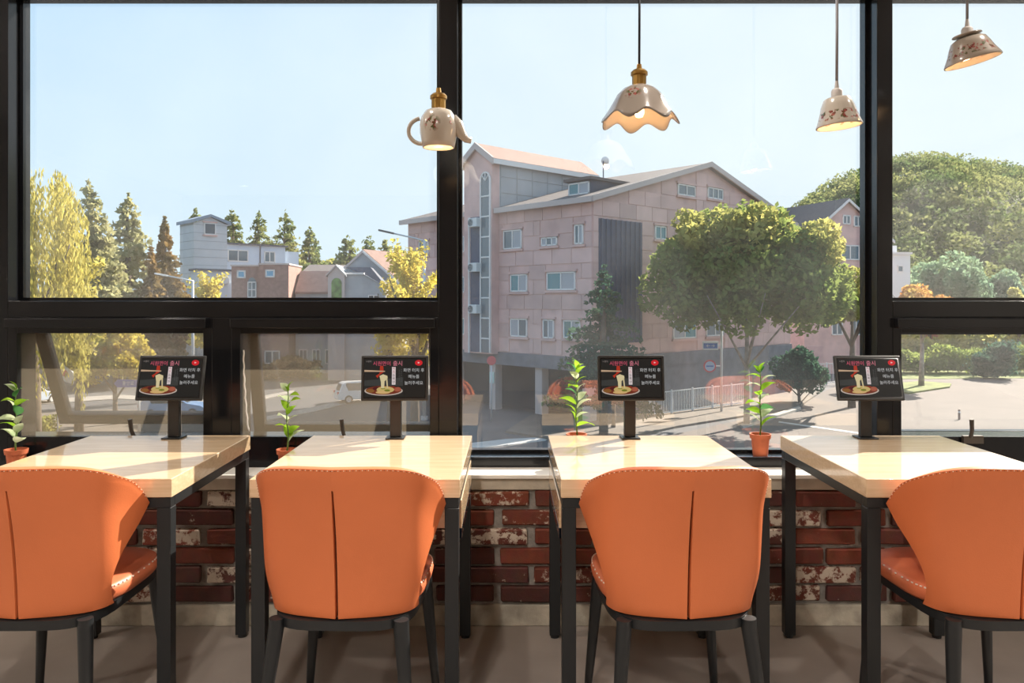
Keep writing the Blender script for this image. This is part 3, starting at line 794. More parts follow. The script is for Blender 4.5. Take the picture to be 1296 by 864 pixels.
# teapot
t = pendant('white teapot pendant lamp with handle, spout and painted flowers', 555, 138, 'brass', M_cordb, bulb_z=-0.075, watt=0.8)
M_c1 = ceramic('teapot_ceramic', 'spot', [((-0.018, -0.062, -0.062), 0.034), ((0.05, -0.045, -0.05), 0.016)])
prof = [(0.012, 0.0), (0.030, -0.001), (0.047, -0.008), (0.061, -0.030), (0.067, -0.058), (0.066, -0.085), (0.060, -0.118), (0.056, -0.137)]
pot = MB().lathe(shell(prof, 0.004), 40).build('shade', M_c1, t, smooth=True)
hp = [(-0.060 - 0.046 * math.sin(a), 0, -0.078 + 0.045 * math.cos(a)) for a in np.linspace(0.15, PI + 0.25, 14)]
MB().tube(hp, [0.0075] * 14, 10).build('handle', M_c1, t, smooth=True)
MB().tube([(0.045, 0, -0.045), (0.066, 0, -0.060), (0.080, 0, -0.088), (0.098, 0, -0.108), (0.116, 0, -0.113)], [0.030, 0.025, 0.018, 0.012, 0.010], 16).build('spout', M_c1, t, smooth=True)
# ruffled shade
t = pendant('ruffled white ceramic pendant lamp with wavy rim on a black cord', 809, 108, 'brass', M_cordb, bulb_z=-0.085, watt=1.6)
M_c2 = ceramic('ruffle_ceramic', 'spot', [((-0.03, -0.066, -0.045), 0.034), ((0.085, -0.05, -0.075), 0.03)], base=(0.25, 0.215, 0.185))
prof = [(0.014, 0.0), (0.034, -0.002), (0.058, -0.014), (0.078, -0.034), (0.092, -0.060), (0.108, -0.088), (0.124, -0.112), (0.134, -0.126)]
def ruf(a, i, r, z):
    n = len(prof); k = i if i < n else 2 * n - 1 - i
    s_ = max(0, (k - 2) / (n - 3)) ** 1.5
    c = math.cos(7 * a + 1.2)
    return r * (1 + 0.055 * s_ * c), z - 0.015 * s_ * c
MB().lathe(shell(prof, 0.004), 96, fn=ruf).build('shade', M_c2, t, smooth=True)
# bowl
t = pendant('white ceramic bowl pendant lamp with a band of red flowers', 1059, 124, 'plastic', M_cordg, bulb_z=-0.05, watt=0.9)
M_c3 = ceramic('bowl_ceramic', 'band', band=(-0.088, -0.048))
prof = [(0.010, 0.0), (0.040, -0.001), (0.046, -0.006), (0.056, -0.030), (0.064, -0.060), (0.073, -0.086), (0.078, -0.098), (0.078, -0.102)]
s_ = MB().lathe(shell(prof, 0.004), 40).build('shade', M_c3, t, smooth=True); s_.rotation_euler = (0, math.radians(-5), 0)
# cup with saucer
t = pendant('tilted white teacup pendant lamp with a small saucer on top', 1224, 46, 'plastic', M_cordg, bulb_z=-0.05, watt=0.9)
M_c4 = ceramic('cup_ceramic', 'band', band=(-0.075, -0.035), base=(0.31, 0.265, 0.22))
s_ = MB().lathe([(0.0005, 0.0), (0.030, 0.001), (0.047, 0.006), (0.048, 0.003), (0.030, -0.003), (0.0005, -0.004)], 36).build('saucer', M_c4, t, smooth=True)
s_.rotation_euler = (0, math.radians(-10), 0)
prof = [(0.010, -0.006), (0.044, -0.007), (0.056, -0.014), (0.066, -0.034), (0.075, -0.056), (0.086, -0.076), (0.092, -0.088), (0.092, -0.092)]
s_ = MB().lathe(shell(prof, 0.004), 40).build('shade', M_c4, t, smooth=True); s_.rotation_euler = (0, math.radians(-13), 0)

# ------------------------------------------------------------------ street level
M_asph = mat('asphalt', (0.105, 0.104, 0.107), 0.9, var=0.12, scale=0.5, bump=0.2, bscale=8)
M_plaza = mat('pale_concrete_paving', (0.13, 0.108, 0.092), 0.9, var=0.08, scale=0.3)
M_walk = mat('sidewalk_paving', (0.16, 0.135, 0.11), 0.9, var=0.14, scale=0.7)
M_kerb_strip = mat('pale_kerb_strip', (0.36, 0.33, 0.29), 0.85, var=0.1, scale=1.5)
M_line = mat('road_line_pale', (0.5, 0.49, 0.46), 0.8, var=0.12, scale=1.2)
M_grass = mat('verge_grass', (0.16, 0.19, 0.05), 0.95, var=0.35, scale=1.2)
struct(MB().box((-500, 3.6, GZ - 0.5), (500, 700, GZ)).build('ground', M_asph), 'asphalt street outside the windows')
struct(MB().box((-500, -500, GZ - 0.5), (500, 3.6, GZ)).build('ground_rear', M_asph), 'asphalt behind the restaurant')
def patch(name, pts, h, m, label):
    mb = MB(); mb.prism([(ground(px, py).x, ground(px, py).y) for px, py in pts], GZ - 0.02, GZ + h)
    return struct(mb.build(name, m), label)
patch('paving', [(1010, 640), (1400, 640), (1500, 470), (1290, 462), (1100, 470), (1040, 497), (1010, 516), (760, 570), (700, 640)], 0.02, M_plaza, 'sunlit pale concrete road by the hill')
patch('sidewalk', [(736, 567), (860, 541), (1010, 517), (1040, 496), (1000, 489), (830, 508), (680, 522), (640, 548), (690, 556)], 0.14, M_walk, 'sidewalk under the big tree')
patch('kerb', [(940, 543), (1014, 519), (1012, 516), (936, 540)], 0.17, M_kerb_strip, 'kerb stone edge of the sidewalk')
patch('road_strip', [(598, 568), (690, 558), (700, 553), (640, 556), (596, 561)], 0.03, M_line, 'pale band across the road')  # pale flat band laid over the asphalt
patch('road_strip', [(985, 535), (1090, 550), (1090, 548), (986, 533.5)], 0.035, M_line, 'thin white road line')
patch('road_strip', [(330, 529), (400, 515), (470, 497), (560, 486), (560, 490), (470, 503), (400, 521), (330, 534)], 0.05, M_kerb_strip, 'pale strip across the side street')  # this and the next two: pale thin strips over the asphalt
patch('road_strip', [(330, 502), (372, 494), (372, 497), (330, 506)], 0.05, M_kerb_strip, 'short pale strip on the side street')
patch('road_strip', [(20, 508), (150, 500), (270, 507), (270, 511), (150, 505), (20, 514)], 0.05, M_kerb_strip, 'pale strip on the ground under the flag')
patch('paving_apron', [(20, 560), (270, 560), (270, 524), (150, 518), (60, 521), (20, 528)], 0.03, M_walk, 'pale forecourt paving')
patch('traffic_island', [(1120, 494), (1150, 499), (1202, 491), (1204, 487), (1165, 484), (1130, 487)], 0.16, M_grass, 'grassy traffic island')
patch('verge', [(1138, 480), (1400, 478), (1400, 462), (1138, 462)], 0.05, M_grass, 'grass verge before the hedge')

# ------------------------------------------------------------------ vegetation
M_bark = mat('bark', (0.13, 0.10, 0.075), 0.95, var=0.3, scale=3)
M_bark_l = mat('pale_bark', (0.28, 0.24, 0.20), 0.95, var=0.3, scale=3)
LM = {
 'deep': leaf_mat('foliage_deep', (0.068, 0.128, 0.048), (0.150, 0.225, 0.068), 0.55, 0.55),
 'mid': leaf_mat('foliage_mid', (0.158, 0.228, 0.061), (0.298, 0.350, 0.096), 0.5, 0.55),
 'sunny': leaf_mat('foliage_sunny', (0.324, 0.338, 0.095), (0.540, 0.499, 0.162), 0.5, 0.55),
 'olive': leaf_mat('foliage_olive_haze', (0.334, 0.334, 0.160), (0.478, 0.450, 0.232), 0.5, 0.55),  # olive leaves paled, a window reflection's haze put into the colour
 'gold': leaf_mat('foliage_gold', (0.525, 0.425, 0.062), (0.725, 0.625, 0.150), 0.6, 0.55),
 'willow': leaf_mat('foliage_willow', (0.437, 0.380, 0.069), (0.621, 0.552, 0.161), 0.6, 0.55),
 'rust': leaf_mat('foliage_rust', (0.169, 0.130, 0.046), (0.312, 0.195, 0.065), 0.4, 0.55),
 'blue': leaf_mat('foliage_bluegreen', (0.160, 0.272, 0.176), (0.288, 0.400, 0.240), 0.4, 0.55),
 'orange': leaf_mat('foliage_orange', (0.600, 0.264, 0.072), (0.576, 0.432, 0.120), 0.5, 0.55),
 'conifer': leaf_mat('foliage_conifer', (0.150, 0.210, 0.090), (0.300, 0.300, 0.105), 0.25, 0.55),
 'hill': leaf_mat('foliage_hill', (0.11, 0.165, 0.06), (0.30, 0.31, 0.12), 0.09, 0.55),
 'pine': leaf_mat('foliage_pine', (0.038, 0.098, 0.068), (0.075, 0.150, 0.090), 0.6, 0.55),
}
def blob_points(n, c, r, k, rc, low=-0.6):
    """leaf points gathered in k clumps spread over an ellipsoid"""
    u = rng.normal(size=(k * 3, 3)); u /= np.linalg.norm(u, axis=1)[:, None]; u = u[u[:, 2] > low][:k]
    cen = np.array(c) + u * np.array(r) * rng.uniform(0.45, 0.92, (len(u), 1))
    idx = rng.integers(0, len(u), n)
    v = rng.normal(size=(n, 3)); v /= np.linalg.norm(v, axis=1)[:, None]
    return cen[idx] + v * (rc * rng.uniform(0.5, 1.0, n) ** 0.5)[:, None] * rng.uniform(0.7, 1.15, len(u))[idx][:, None]
def cone_points(n, h0, h1, R, whorls=16):
    t = 1 - np.sqrt(rng.uniform(0, 1, n)); t = np.round(t * whorls) / whorls * 0.35 + t * 0.65
    arms = rng.uniform(0, 2 * PI, (whorls + 1, 9))
    w = np.clip((t * whorls).astype(int), 0, whorls)
    a = arms[w, rng.integers(0, 9, n)] + rng.normal(0, 0.16, n)
    rr = R * (1 - t) ** 0.72 * rng.uniform(0.12, 1.0, n) ** 0.55 * (0.8 + 0.4 * np.sin(arms[w, 0] * 7 + a * 2))
    z = h0 + (h1 - h0) * t - 0.18 * rr + rng.normal(0, 0.12, n) * (h1 - h0) * 0.06
    return np.stack([rr * np.cos(a), rr * np.sin(a), z], 1)
def tree(name, label, cat, px, d, kind, leafm, top_py, n, size, R, bark=None, group=None, low=0.25, base=None, sq=1.0, k=26, trunk=None, forks=5):
    x = xat(px, d); H = zat(top_py, d) - GZ
    t = thing(name, label, cat, (x, d, GZ), 0, group)
    tr = trunk or H * 0.022
    mb = MB(); zf = H * (0.9 if kind == 'cone' else 0.62)
    bend = [(rnd.uniform(-.2, .2), rnd.uniform(-.2, .2)) for _ in range(4)]
    pts = [(0, 0, 0), (bend[0][0] * .3, bend[0][1] * .3, zf * .33), (bend[1][0] * .6, bend[1][1] * .6, zf * .66), (bend[2][0], bend[2][1], zf)]
    mb.tube(pts, [tr * 1.25, tr, tr * .75, tr * .25], 8)
    if kind != 'cone':
        for q in range(forks):
            a = q * 2 * PI / forks + rnd.uniform(-.4, .4); z0 = H * rnd.uniform(low * .8, low + .2)
            mb.tube([(0, 0, z0), (R * .3 * math.cos(a), R * .3 * math.sin(a), z0 + H * .14), (R * .7 * math.cos(a), R * .7 * math.sin(a), z0 + H * .32)], [tr * .55, tr * .38, tr * .12], 6)
    mb.build('trunk', bark or M_bark, t, smooth=True)
    if kind == 'cone':
        P = cone_points(n, H * low, H, R); L = leaf_quads(P, size, flat=0.8)
    elif kind == 'willow':
        s = rng.integers(0, 130, n); A = rng.uniform(0, 2 * PI, 130); rr = R * rng.uniform(0.3, 1.0, 130) ** .6
        ztop = H * (0.80 + 0.2 * (1 - (rr / R) ** 2)) ; ln = H * rng.uniform(0.35, 0.7, 130)
        u = rng.uniform(0, 1, n)
        P = np.stack([rr[s] * np.cos(A[s]) + rng.normal(0, .10, n), rr[s] * np.sin(A[s]) + rng.normal(0, .10, n), ztop[s] - ln[s] * u], 1)
        L = leaf_quads(P, size, aspect=0.3)
        ax = np.zeros((n, 3)); ax[:, 2] = size; ax[:, :2] = rng.normal(0, size * .25, (n, 2))
        L[:, 0] = P - ax; L[:, 2] = P + ax
    elif kind == 'plume':
        m_ = 34; A = rng.uniform(0, 2 * PI, m_); el = rng.uniform(0.45, 1.35, m_); ln = R * 1.5 * rng.uniform(.6, 1.1, m_); z0 = H * rng.uniform(low, 0.88, m_)
        ln = np.minimum(ln, (H - z0) / np.sin(el) * 1.0)
        s = rng.integers(0, m_, n); u = rng.uniform(.1, 1, n) ** .8
        P = np.stack([ln[s] * u * np.cos(el[s]) * np.cos(A[s]), ln[s] * u * np.cos(el[s]) * np.sin(A[s]), z0[s] + ln[s] * u * np.sin(el[s])], 1) + rng.normal(0, size * 1.1, (n, 3))
        L = leaf_quads(P, size)
    else:
        c = (0, 0, H * (low + 1) / 2); r = (R, R * sq, H * (1 - low) / 2)
        P = blob_points(n, c, (r[0] * .9, r[1] * .9, r[2] * .85), k, R * (0.34 if k < 60 else 0.19)); L = leaf_quads(P, size)
    f = quads('foliage', L, LM[leafm], t); f['kind'] = 'stuff'
    return t
tree('willow_tree', 'yellow weeping willow with long hanging branches', 'tree', 42, 42, 'willow', 'willow', 198, 15000, 0.19, 2.6, k=0)
tree('willow_shrub', 'yellow-leaved shrub at the foot of the willow', 'tree', 100, 46, 'plume', 'willow', 330, 3000, 0.16, 1.8, low=0.3)
tree('redwood_tree', 'tall olive conifer, haze tinted into its leaves, next to the willow', 'tree', 112, 72, 'cone', 'olive', 228, 11000, 0.30, 4.6, low=0.12)
tree('redwood_tree', 'tall olive conifer, haze tinted into its leaves, between the willow and the rusty tree', 'tree', 163, 84, 'cone', 'olive', 243, 11000, 0.30, 4.9, low=0.12)
tree('redwood_tree', 'short olive conifer behind the two tall haze-tinted ones', 'tree', 138, 95, 'cone', 'olive', 295, 8000, 0.32, 6, low=0.05)
tree('rusty_tree', 'dark conifer turning rusty brown beside the white tower', 'tree', 209, 84, 'cone', 'rust', 274, 10000, 0.30, 3.6, low=0.05)
tree('rusty_tree', 'low golden-brown bush at the foot of the rusty conifer', 'tree', 192, 80, 'cone', 'rust', 312, 4500, 0.3, 2.4, low=0.05)
tree('ginkgo_tree', 'small golden ginkgo in front of the white tower', 'tree', 261, 64, 'plume', 'gold', 346, 2600, 0.17, 1.5, low=0.35)
tree('ginkgo_tree', 'golden ginkgo between the church roof and the pink building', 'tree', 524, 38, 'plume', 'gold', 306, 6500, 0.11, 1.7, low=0.42)
tree('ginkgo_tree', 'low golden ginkgo before the church gable', 'tree', 494, 39, 'plume', 'gold', 352, 2400, 0.11, 0.95, low=0.42)
tree('ginkgo_tree', 'yellow-green ginkgo seen through the wide-open awning window', 'tree', 146, 50, 'round', 'gold', 405, 5200, 0.17, 2.3, low=0.28, k=20)
for px, py, d, R in ((247, 264, 118, 3), (294, 265, 112, 3.4), (328, 269, 126, 4.2), (361, 268, 110, 4.2), (392, 286, 124, 4.2), (441, 297, 112, 4.2), (466, 298, 128, 4.2), (487, 304, 114, 3.4), (507, 312, 130, 3.4)):
    tree('fir_tree', 'dark green fir in the row behind the low buildings', 'tree', px, d + 14, 'cone', 'conifer', py, 9000, 0.37, R * 1.75, low=0.1, group='firs behind the low buildings')
for px, py, d in ((376, 316, 148), (412, 308, 152), (428, 318, 150), (310, 300, 152)):
    tree('autumn_tree', 'golden-green rounded tree in the row of firs', 'tree', px, d, 'round', 'sunny', py, 2600, 0.40, 3.2, low=0.3, k=16, group='rounded trees among the firs')
# big tree in front of the pink building
bt = tree('camphor_tree', 'large spreading green tree in front of the pink stone building', 'tree', 945, 49.3, 'round', 'mid', 254, 38000, 0.21, 7.4, low=0.27, sq=0.7, k=170, trunk=0.16, bark=M_bark_l, forks=7)
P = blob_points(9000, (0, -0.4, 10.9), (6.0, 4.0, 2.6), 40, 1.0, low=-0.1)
f = quads('sun_tinted_foliage', leaf_quads(P, 0.22), LM['sunny'], bt); f['kind'] = 'stuff'  # lighter leaves over the upper crown, sunlight put into their colour
tree('pine_tree', 'dark pine with ragged branches against the pink facade', 'tree', 764, 44.5, 'cone', 'pine', 335, 7000, 0.15, 3.1, low=0.22)
tree('dark_shrub', 'dense dark green shrub under the big tree by the railing', 'shrub', 1012, 60, 'round', 'pine', 436, 7000, 0.17, 2.1, low=0.0, k=40)
tree('small_tree', 'small pale green tree beside the fence', 'tree', 776, 48, 'round', 'sunny', 438, 900, 0.13, 0.9, low=0.6, k=8)
tree('street_tree', 'slim street tree with yellow-green crown by the big tree', 'tree', 1078, 58, 'round', 'sunny', 330, 9000, 0.16, 2.4, low=0.45, k=22)
tree('autumn_tree', 'orange-tinged street tree on the grassy traffic island', 'tree', 1166, 72, 'round', 'orange', 364, 6000, 0.19, 3.4, low=0.52, k=18, trunk=0.22, bark=M_bark_l)
for px, py, d, R, lb in ((1176, 330, 108, 4.4, 'tall blue-green tree at the hill foot by the white shed'), (1212, 318, 104, 4.6, 'tallest blue-green tree at the hill foot'), (1256, 332, 106, 4.2, 'blue-green tree at the hill foot next to the yellow bush'),
                         (1150, 345, 104, 2.8, 'small blue-green tree close to the white shed')):
    tree('hill_foot_tree', lb, 'tree', px, d, 'round', 'blue', py, 8500, 0.28, R, low=0.2, k=26)
tree('yellow_bush', 'yellow-green bush at the hill foot below the forest', 'shrub', 1290, 96, 'round', 'sunny', 352, 3500, 0.26, 2.6, low=0.2, k=14)
def hedge(name, label, px0, px1, d, h, leafm, n, depth=2.4, size=0.2):
    x0, x1 = xat(px0, d), xat(px1, d)
    t = thing(name, label, 'hedge', ((x0 + x1) / 2, d, GZ))
    w = (x1 - x0) / 2
    c = MB()
    for q in range(int(w * 2 / 1.2)):
        xx = -w + 1.2 * q + .5; c.tube([(xx, 0, 0), (xx + .1, .05, h * .4), (xx + rnd.uniform(-.2, .2), 0, h * .8)], [0.05, 0.04, 0.015], 5)
    c.build('stems', M_bark, t)
    P = np.stack([rng.uniform(-w, w, n), rng.normal(0, depth * .33, n), h * rng.uniform(0.05, 1.0, n) ** .7], 1)
    P[:, 2] *= 0.82 + 0.22 * np.sin(P[:, 0] * 1.1) * np.cos(P[:, 0] * .37) + rng.normal(0, .04, n)
    f = quads('foliage', leaf_quads(P, size), LM[leafm], t); f['kind'] = 'stuff'
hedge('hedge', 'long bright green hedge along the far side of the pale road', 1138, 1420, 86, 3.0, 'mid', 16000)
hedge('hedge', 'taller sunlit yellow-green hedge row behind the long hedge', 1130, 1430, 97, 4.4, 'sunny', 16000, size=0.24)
hedge('hedge', 'dark green bush row at the foot of the hedge, near the road', 1238, 1278, 80, 3.6, 'pine', 5000, size=0.2)
hedge('hedge', 'low dark hedge in front of the left brick houses', 300, 402, 79, 2.2, 'rust', 6000, size=0.2)
hedge('hedge', 'low flowering hedge on the forecourt under the open sash', 20, 70, 45, 1.3, 'sunny', 1800, size=0.1, depth=1.2)

# wooded hill
def ridge(x):
    pxs = np.array([900, 1000, 1035, 1060, 1090, 1130, 1175, 1220, 1296, 1400, 1600]); pys = np.array([345, 290, 268, 257, 244, 229, 221, 226, 236, 252, 300])
    return np.interp(x / 250 * F + CX, pxs, EYE + (HY - pys) * 250 / F)
nx, ny = 70, 26
hx = np.linspace(60, 270, nx); hy = np.linspace(122, 300, ny)
V, Fc = [], []
def hill_z(x, y):
    t = np.clip((y - 124) / 126, 0, 1); s = np.sin(t * PI / 2) ** 1.15
    r_ = ridge(x * 250 / np.maximum(y, 200)) 
    z = GZ + (r_ - GZ) * s + 1.2 * np.sin(x * .08) * np.cos(y * .06) * s
    return np.where(y > 250, z - (y - 250) * .25, z)
for y in hy:
    for x in hx: V.append((x, y, float(hill_z(x, y)) - 0.6))
for j in range(ny - 1):
    for i in range(nx - 1): Fc.append((j*nx+i, j*nx+i+1, (j+1)*nx+i+1, (j+1)*nx+i))
me = bpy.data.meshes.new('hillside'); me.from_pydata(V, [], Fc); me.polygons.foreach_set('use_smooth', [True] * len(Fc))
hill = struct(obj('hillside', me, mat('hill_soil', (0.06, 0.08, 0.03), 0.95)), 'wooded hill beyond the road')
NC, PER = 2100, 105
cx_ = rng.uniform(62, 262, NC); cy_ = rng.uniform(124, 262, NC); cz_ = hill_z(cx_, cy_); cr_ = rng.uniform(1.9, 4.2, NC)
idx = np.repeat(np.arange(NC), PER)
v = rng.normal(size=(NC * PER, 3)); v /= np.linalg.norm(v, axis=1)[:, None]; v[:, 2] = np.abs(v[:, 2]) * 1.15 - 0.15
P = np.stack([cx_[idx], cy_[idx], cz_[idx] + cr_[idx] * .5], 1) + v * (cr_[idx] * rng.uniform(.75, 1.05, NC * PER))[:, None]
sz = 0.46
f = quads('hill_forest', leaf_quads(P, sz), LM['hill']); tag(f, 'dense mixed green forest covering the hill', 'forest', kind='stuff')

# ------------------------------------------------------------------ buildings
M_stone = mat('pink_granite', (0.68, 0.445, 0.405), 0.75, var=0.13, scale=0.9)
M_stone2 = mat('pink_granite_panel', (0.72, 0.475, 0.435), 0.7, var=0.12, scale=0.55)
vary(M_stone2, 0.16)
M_stoned = mat('dark_granite_base', (0.17, 0.175, 0.20), 0.75, var=0.15, scale=1.5)
M_roof = mat('grey_brown_shingle', (0.13, 0.11, 0.105), 0.9, var=0.15, scale=3)
M_roofp = mat('pink_brown_shingle', (0.30, 0.19, 0.155), 0.9, var=0.12, scale=2)
M_slate = mat('dark_slate', (0.09, 0.10, 0.13), 0.8, var=0.15, scale=3)
M_greyc = mat('grey_render', (0.38, 0.40, 0.42), 0.85, var=0.1, scale=0.7)
M_bluew = mat('pale_blue_cladding', (0.60, 0.67, 0.76), 0.7, var=0.03, scale=1)
M_trimw = mat('white_fascia', (0.80, 0.77, 0.74), 0.6)
M_trimp = mat('stone_fascia', (0.56, 0.47, 0.44), 0.7)
M_pane = mat('far_window_glass', (0.10, 0.15, 0.18), 0.08, 0.0, spec=0.8)
M_pane_t = mat('teal_window_glass', (0.03, 0.20, 0.24), 0.1, spec=0.8)
M_pane_b = mat('curtained_window_glass', (0.36, 0.38, 0.42), 0.2, spec=0.6)
M_louv = mat('dark_blue_louver', (0.075, 0.095, 0.15), 0.6, var=0.1, scale=2)
M_brickf = mat('red_brown_brickwork', (0.36, 0.21, 0.175), 0.85, var=0.15, scale=3)
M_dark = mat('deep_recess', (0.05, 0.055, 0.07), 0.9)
M_ac = mat('air_conditioner_white', (0.72, 0.73, 0.72), 0.6)

class Bld:
    def __init__(s, name, label, cx, cy, deg):
        s.C = Vector((cx, cy)); th = math.radians(deg)
        s.U = Vector((math.cos(th), math.sin(th))); s.V = Vector((-math.sin(th), math.cos(th)))
        s.o = thing(name, label, 'building', (cx, cy, GZ), th)
    def hit(s, px, py, face, off=0.0):
        """image point on the plane of a facade -> (distance along the facade, height above street)"""
        k = Vector(((px - CX) / F, 1.0)); ax = s.U if face == 'L' else s.V
        t = (s.C.dot(ax) + off) / k.dot(ax); r = k * t - s.C
        return (r.dot(s.V) if face == 'L' else r.dot(s.U)), EYE - (py - HY) * t / F - GZ
    def rect(s, x0, y0, x1, y1, face, off=0.0):
        a0, z0 = s.hit(x0, y1, face, off); a1, z1 = s.hit(x1, y0, face, off)
        _, z0b = s.hit(x1, y1, face, off); _, z1b = s.hit(x0, y0, face, off)
        return min(a0, a1), max(a0, a1), (z0 + z0b) / 2, (z1 + z1b) / 2
    def tf(s, face, off=0.0):
        if face == 'L': return lambda v: Vector((off - v.z, v.x, v.y))       # (along, up, out)
        return lambda v: Vector((v.x, off - v.z, v.y))
    def box(s, name, m, face, a0, a1, z0, z1, o0, o1, parent=None, off=0.0, bevel=0):
        return MB(s.tf(face, off)).box((a0, z0, o0), (a1, z1, o1)).build(name, m, parent or s.o, bevel=bevel)
    def window(s, face, r, n=2, off=0.0, panes=None, surround=True, fw=0.09, out=0.10):
        a0, a1, z0, z1 = r
        mb = MB(s.tf(face, off))
        mb.box((a0, z0, 0), (a0 + fw, z1, out)); mb.box((a1 - fw, z0, 0), (a1, z1, out)); mb.box((a0, z0, 0), (a1, z0 + fw, out)); mb.box((a0, z1 - fw, 0), (a1, z1, out))
        for k in range(1, n):
            x = a0 + (a1 - a0) * k / n; mb.box((x - fw / 2, z0, 0), (x + fw / 2, z1, out))
        w = mb.build('window', M_trimw, s.o)
        for k in range(n):
            x0, x1 = a0 + (a1 - a0) * k / n + fw * .4, a0 + (a1 - a0) * (k + 1) / n - fw * .4
            MB(s.tf(face, off)).box((x0, z0 + fw * .5, 0.01), (x1, z1 - fw * .5, out * .55)).build('pane', (panes or [M_pane])[k % len(panes or [0])], w)
        if surround:
            mb = MB(s.tf(face, off)); e = 0.16
            mb.box((a0 - e, z0 - 0.17, 0), (a1 + e, z0 - 0.02, 0.17)); mb.box((a0 - e, z1 + 0.02, 0), (a1 + e, z1 + 0.17, 0.15))
            mb.build('stone_surround', M_stone, w)
        return w
def overlaps(a0, a1, z0, z1, rects, m=0.12):
    return any(a0 < r[1] + m and a1 > r[0] - m and z0 < r[3] + m and z1 > r[2] - m for r in rects)

# --- the pink stone apartment building
B = Bld('apartment_building', 'four-storey pink stone apartment building with a gabled stair tower', 5.3, 50.0, 43)
LL, LR, ZE, ZA, ZB = 19.8, 25.6, 14.25, 17.8, 4.05            # left length, gable width, eaves, apex, soffit over ground floor (heights above street)
hw = LR / 2
wallm = MB()
wallm.extrude([(0, 0, ZB), (LR, 0, ZB), (LR, 0, ZE), (hw, 0, ZA), (0, 0, ZE)], (0, LL, 0))
wallm.build('wall', M_stone, B.o)
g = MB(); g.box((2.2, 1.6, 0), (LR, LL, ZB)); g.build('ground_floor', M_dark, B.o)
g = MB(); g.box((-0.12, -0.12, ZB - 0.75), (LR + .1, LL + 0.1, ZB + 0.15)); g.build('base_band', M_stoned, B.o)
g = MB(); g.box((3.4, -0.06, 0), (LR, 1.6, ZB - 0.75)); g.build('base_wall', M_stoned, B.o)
for a in (0.3, 4.6, 9.3, 13.6, 18.6):
    MB().box((0.1, a, 0), (0.75, a + 0.65, ZB - 0.75)).build('column', M_trimp, B.o)
sl = math.hypot(hw, ZA - ZE); nx_, nz_ = -(ZA - ZE) / sl, hw / sl
for sgn in (0, 1):
    q = [(-0.5, ZE - 0.5 * (ZA - ZE) / hw), (hw, ZA), (hw, ZA + 0.28), (-0.5, ZE + 0.28 - 0.5 * (ZA - ZE) / hw)]
    if sgn: q = [(LR - x, z) for x, z in q]
    MB().extrude([(x, -0.45, z) for x, z in q], (0, LL + 0.9, 0)).build('roof', M_roof, B.o)
    q2 = [(-0.55, ZE - 0.2), (hw, ZA - 0.05), (hw, ZA + 0.33), (-0.55, ZE + 0.18)]
    if sgn: q2 = [(LR - x, z) for x, z in q2]
    MB().extrude([(x, -0.52, z) for x, z in q2], (0, 0.12, 0)).build('rake_board', M_trimp, B.o)
MB().box((-0.62, -0.45, ZE - 0.22), (-0.42, 8.7, ZE + 0.14)).build('eaves_board', M_trimp, B.o)
MB().box((-0.62, 11.95, ZE - 0.22), (-0.42, LL + .45, ZE + 0.14)).build('eaves_board', M_trimp, B.o)
Lw = [((638, 291, 661, 315), 2, [M_pane_b, M_pane]), ((686, 300, 706, 311), 3, [M_pane_b, M_pane]), ((728, 284, 739, 309), 2, [M_pane_b, M_pane]),
      ((647, 347, 668, 369), 2, [M_pane_b, M_pane_t]), ((693, 344, 729, 367), 2, [M_pane_b, M_pane_t]), ((647, 403, 668, 426), 2, [M_pane, M_pane_b]),
      ((688, 404, 702, 428), 2, [M_pane_b, M_pane]), ((714, 405, 735, 428), 2, [M_pane_b, M_pane_t]),
      ((579, 299, 589, 319), 2, [M_pane_b, M_pane]), ((579, 350, 589, 370), 2, [M_pane]), ((579, 402, 589, 423), 2, [M_pane_t, M_pane_b]),
      ((531, 305, 543, 323), 2, [M_pane_b, M_pane]), ((531, 355, 543, 374), 2, [M_pane])]
rectsL = []
for r, n, ps in Lw:
    rr = B.rect(*r, 'L'); rectsL.append((rr[0] - .16, rr[1] + .16, rr[2] - .18, rr[3] + .18)); B.window('L', rr, n, panes=ps)
Rw = [((857, 234, 879, 248), 2, [M_pane]), ((895, 238, 914, 252), 3, [M_pane]), ((828, 286, 842, 303), 2, [M_pane_t]), ((851, 404, 880, 428), 2, [M_pane_b, M_pane_t]),
      ((893, 405, 915, 425), 2, [M_pane]), ((860, 340, 886, 364), 2, [M_pane_t, M_pane_b]), ((925, 300, 945, 322), 2, [M_pane])]
rectsR = []
for r, n, ps in Rw:
    rr = B.rect(*r, 'R'); rectsR.append((rr[0] - .16, rr[1] + .16, rr[2] - .18, rr[3] + .18)); B.window('R', rr, n, panes=ps)
# dark louvered bay next to the corner
lr = B.rect(757, 279, 812, 434, 'R'); rectsR.append(lr)
lo = B.box('louver_bay', M_louv, 'R', lr[0], lr[1], lr[2], lr[3], 0, 0.05)
for k in range(9):
    x = lr[0] + (lr[1] - lr[0]) * (k + .5) / 9
    B.box('louver_slat', M_louv, 'R', x - .06, x + .06, lr[2], lr[3], 0.05, 0.16, parent=lo)
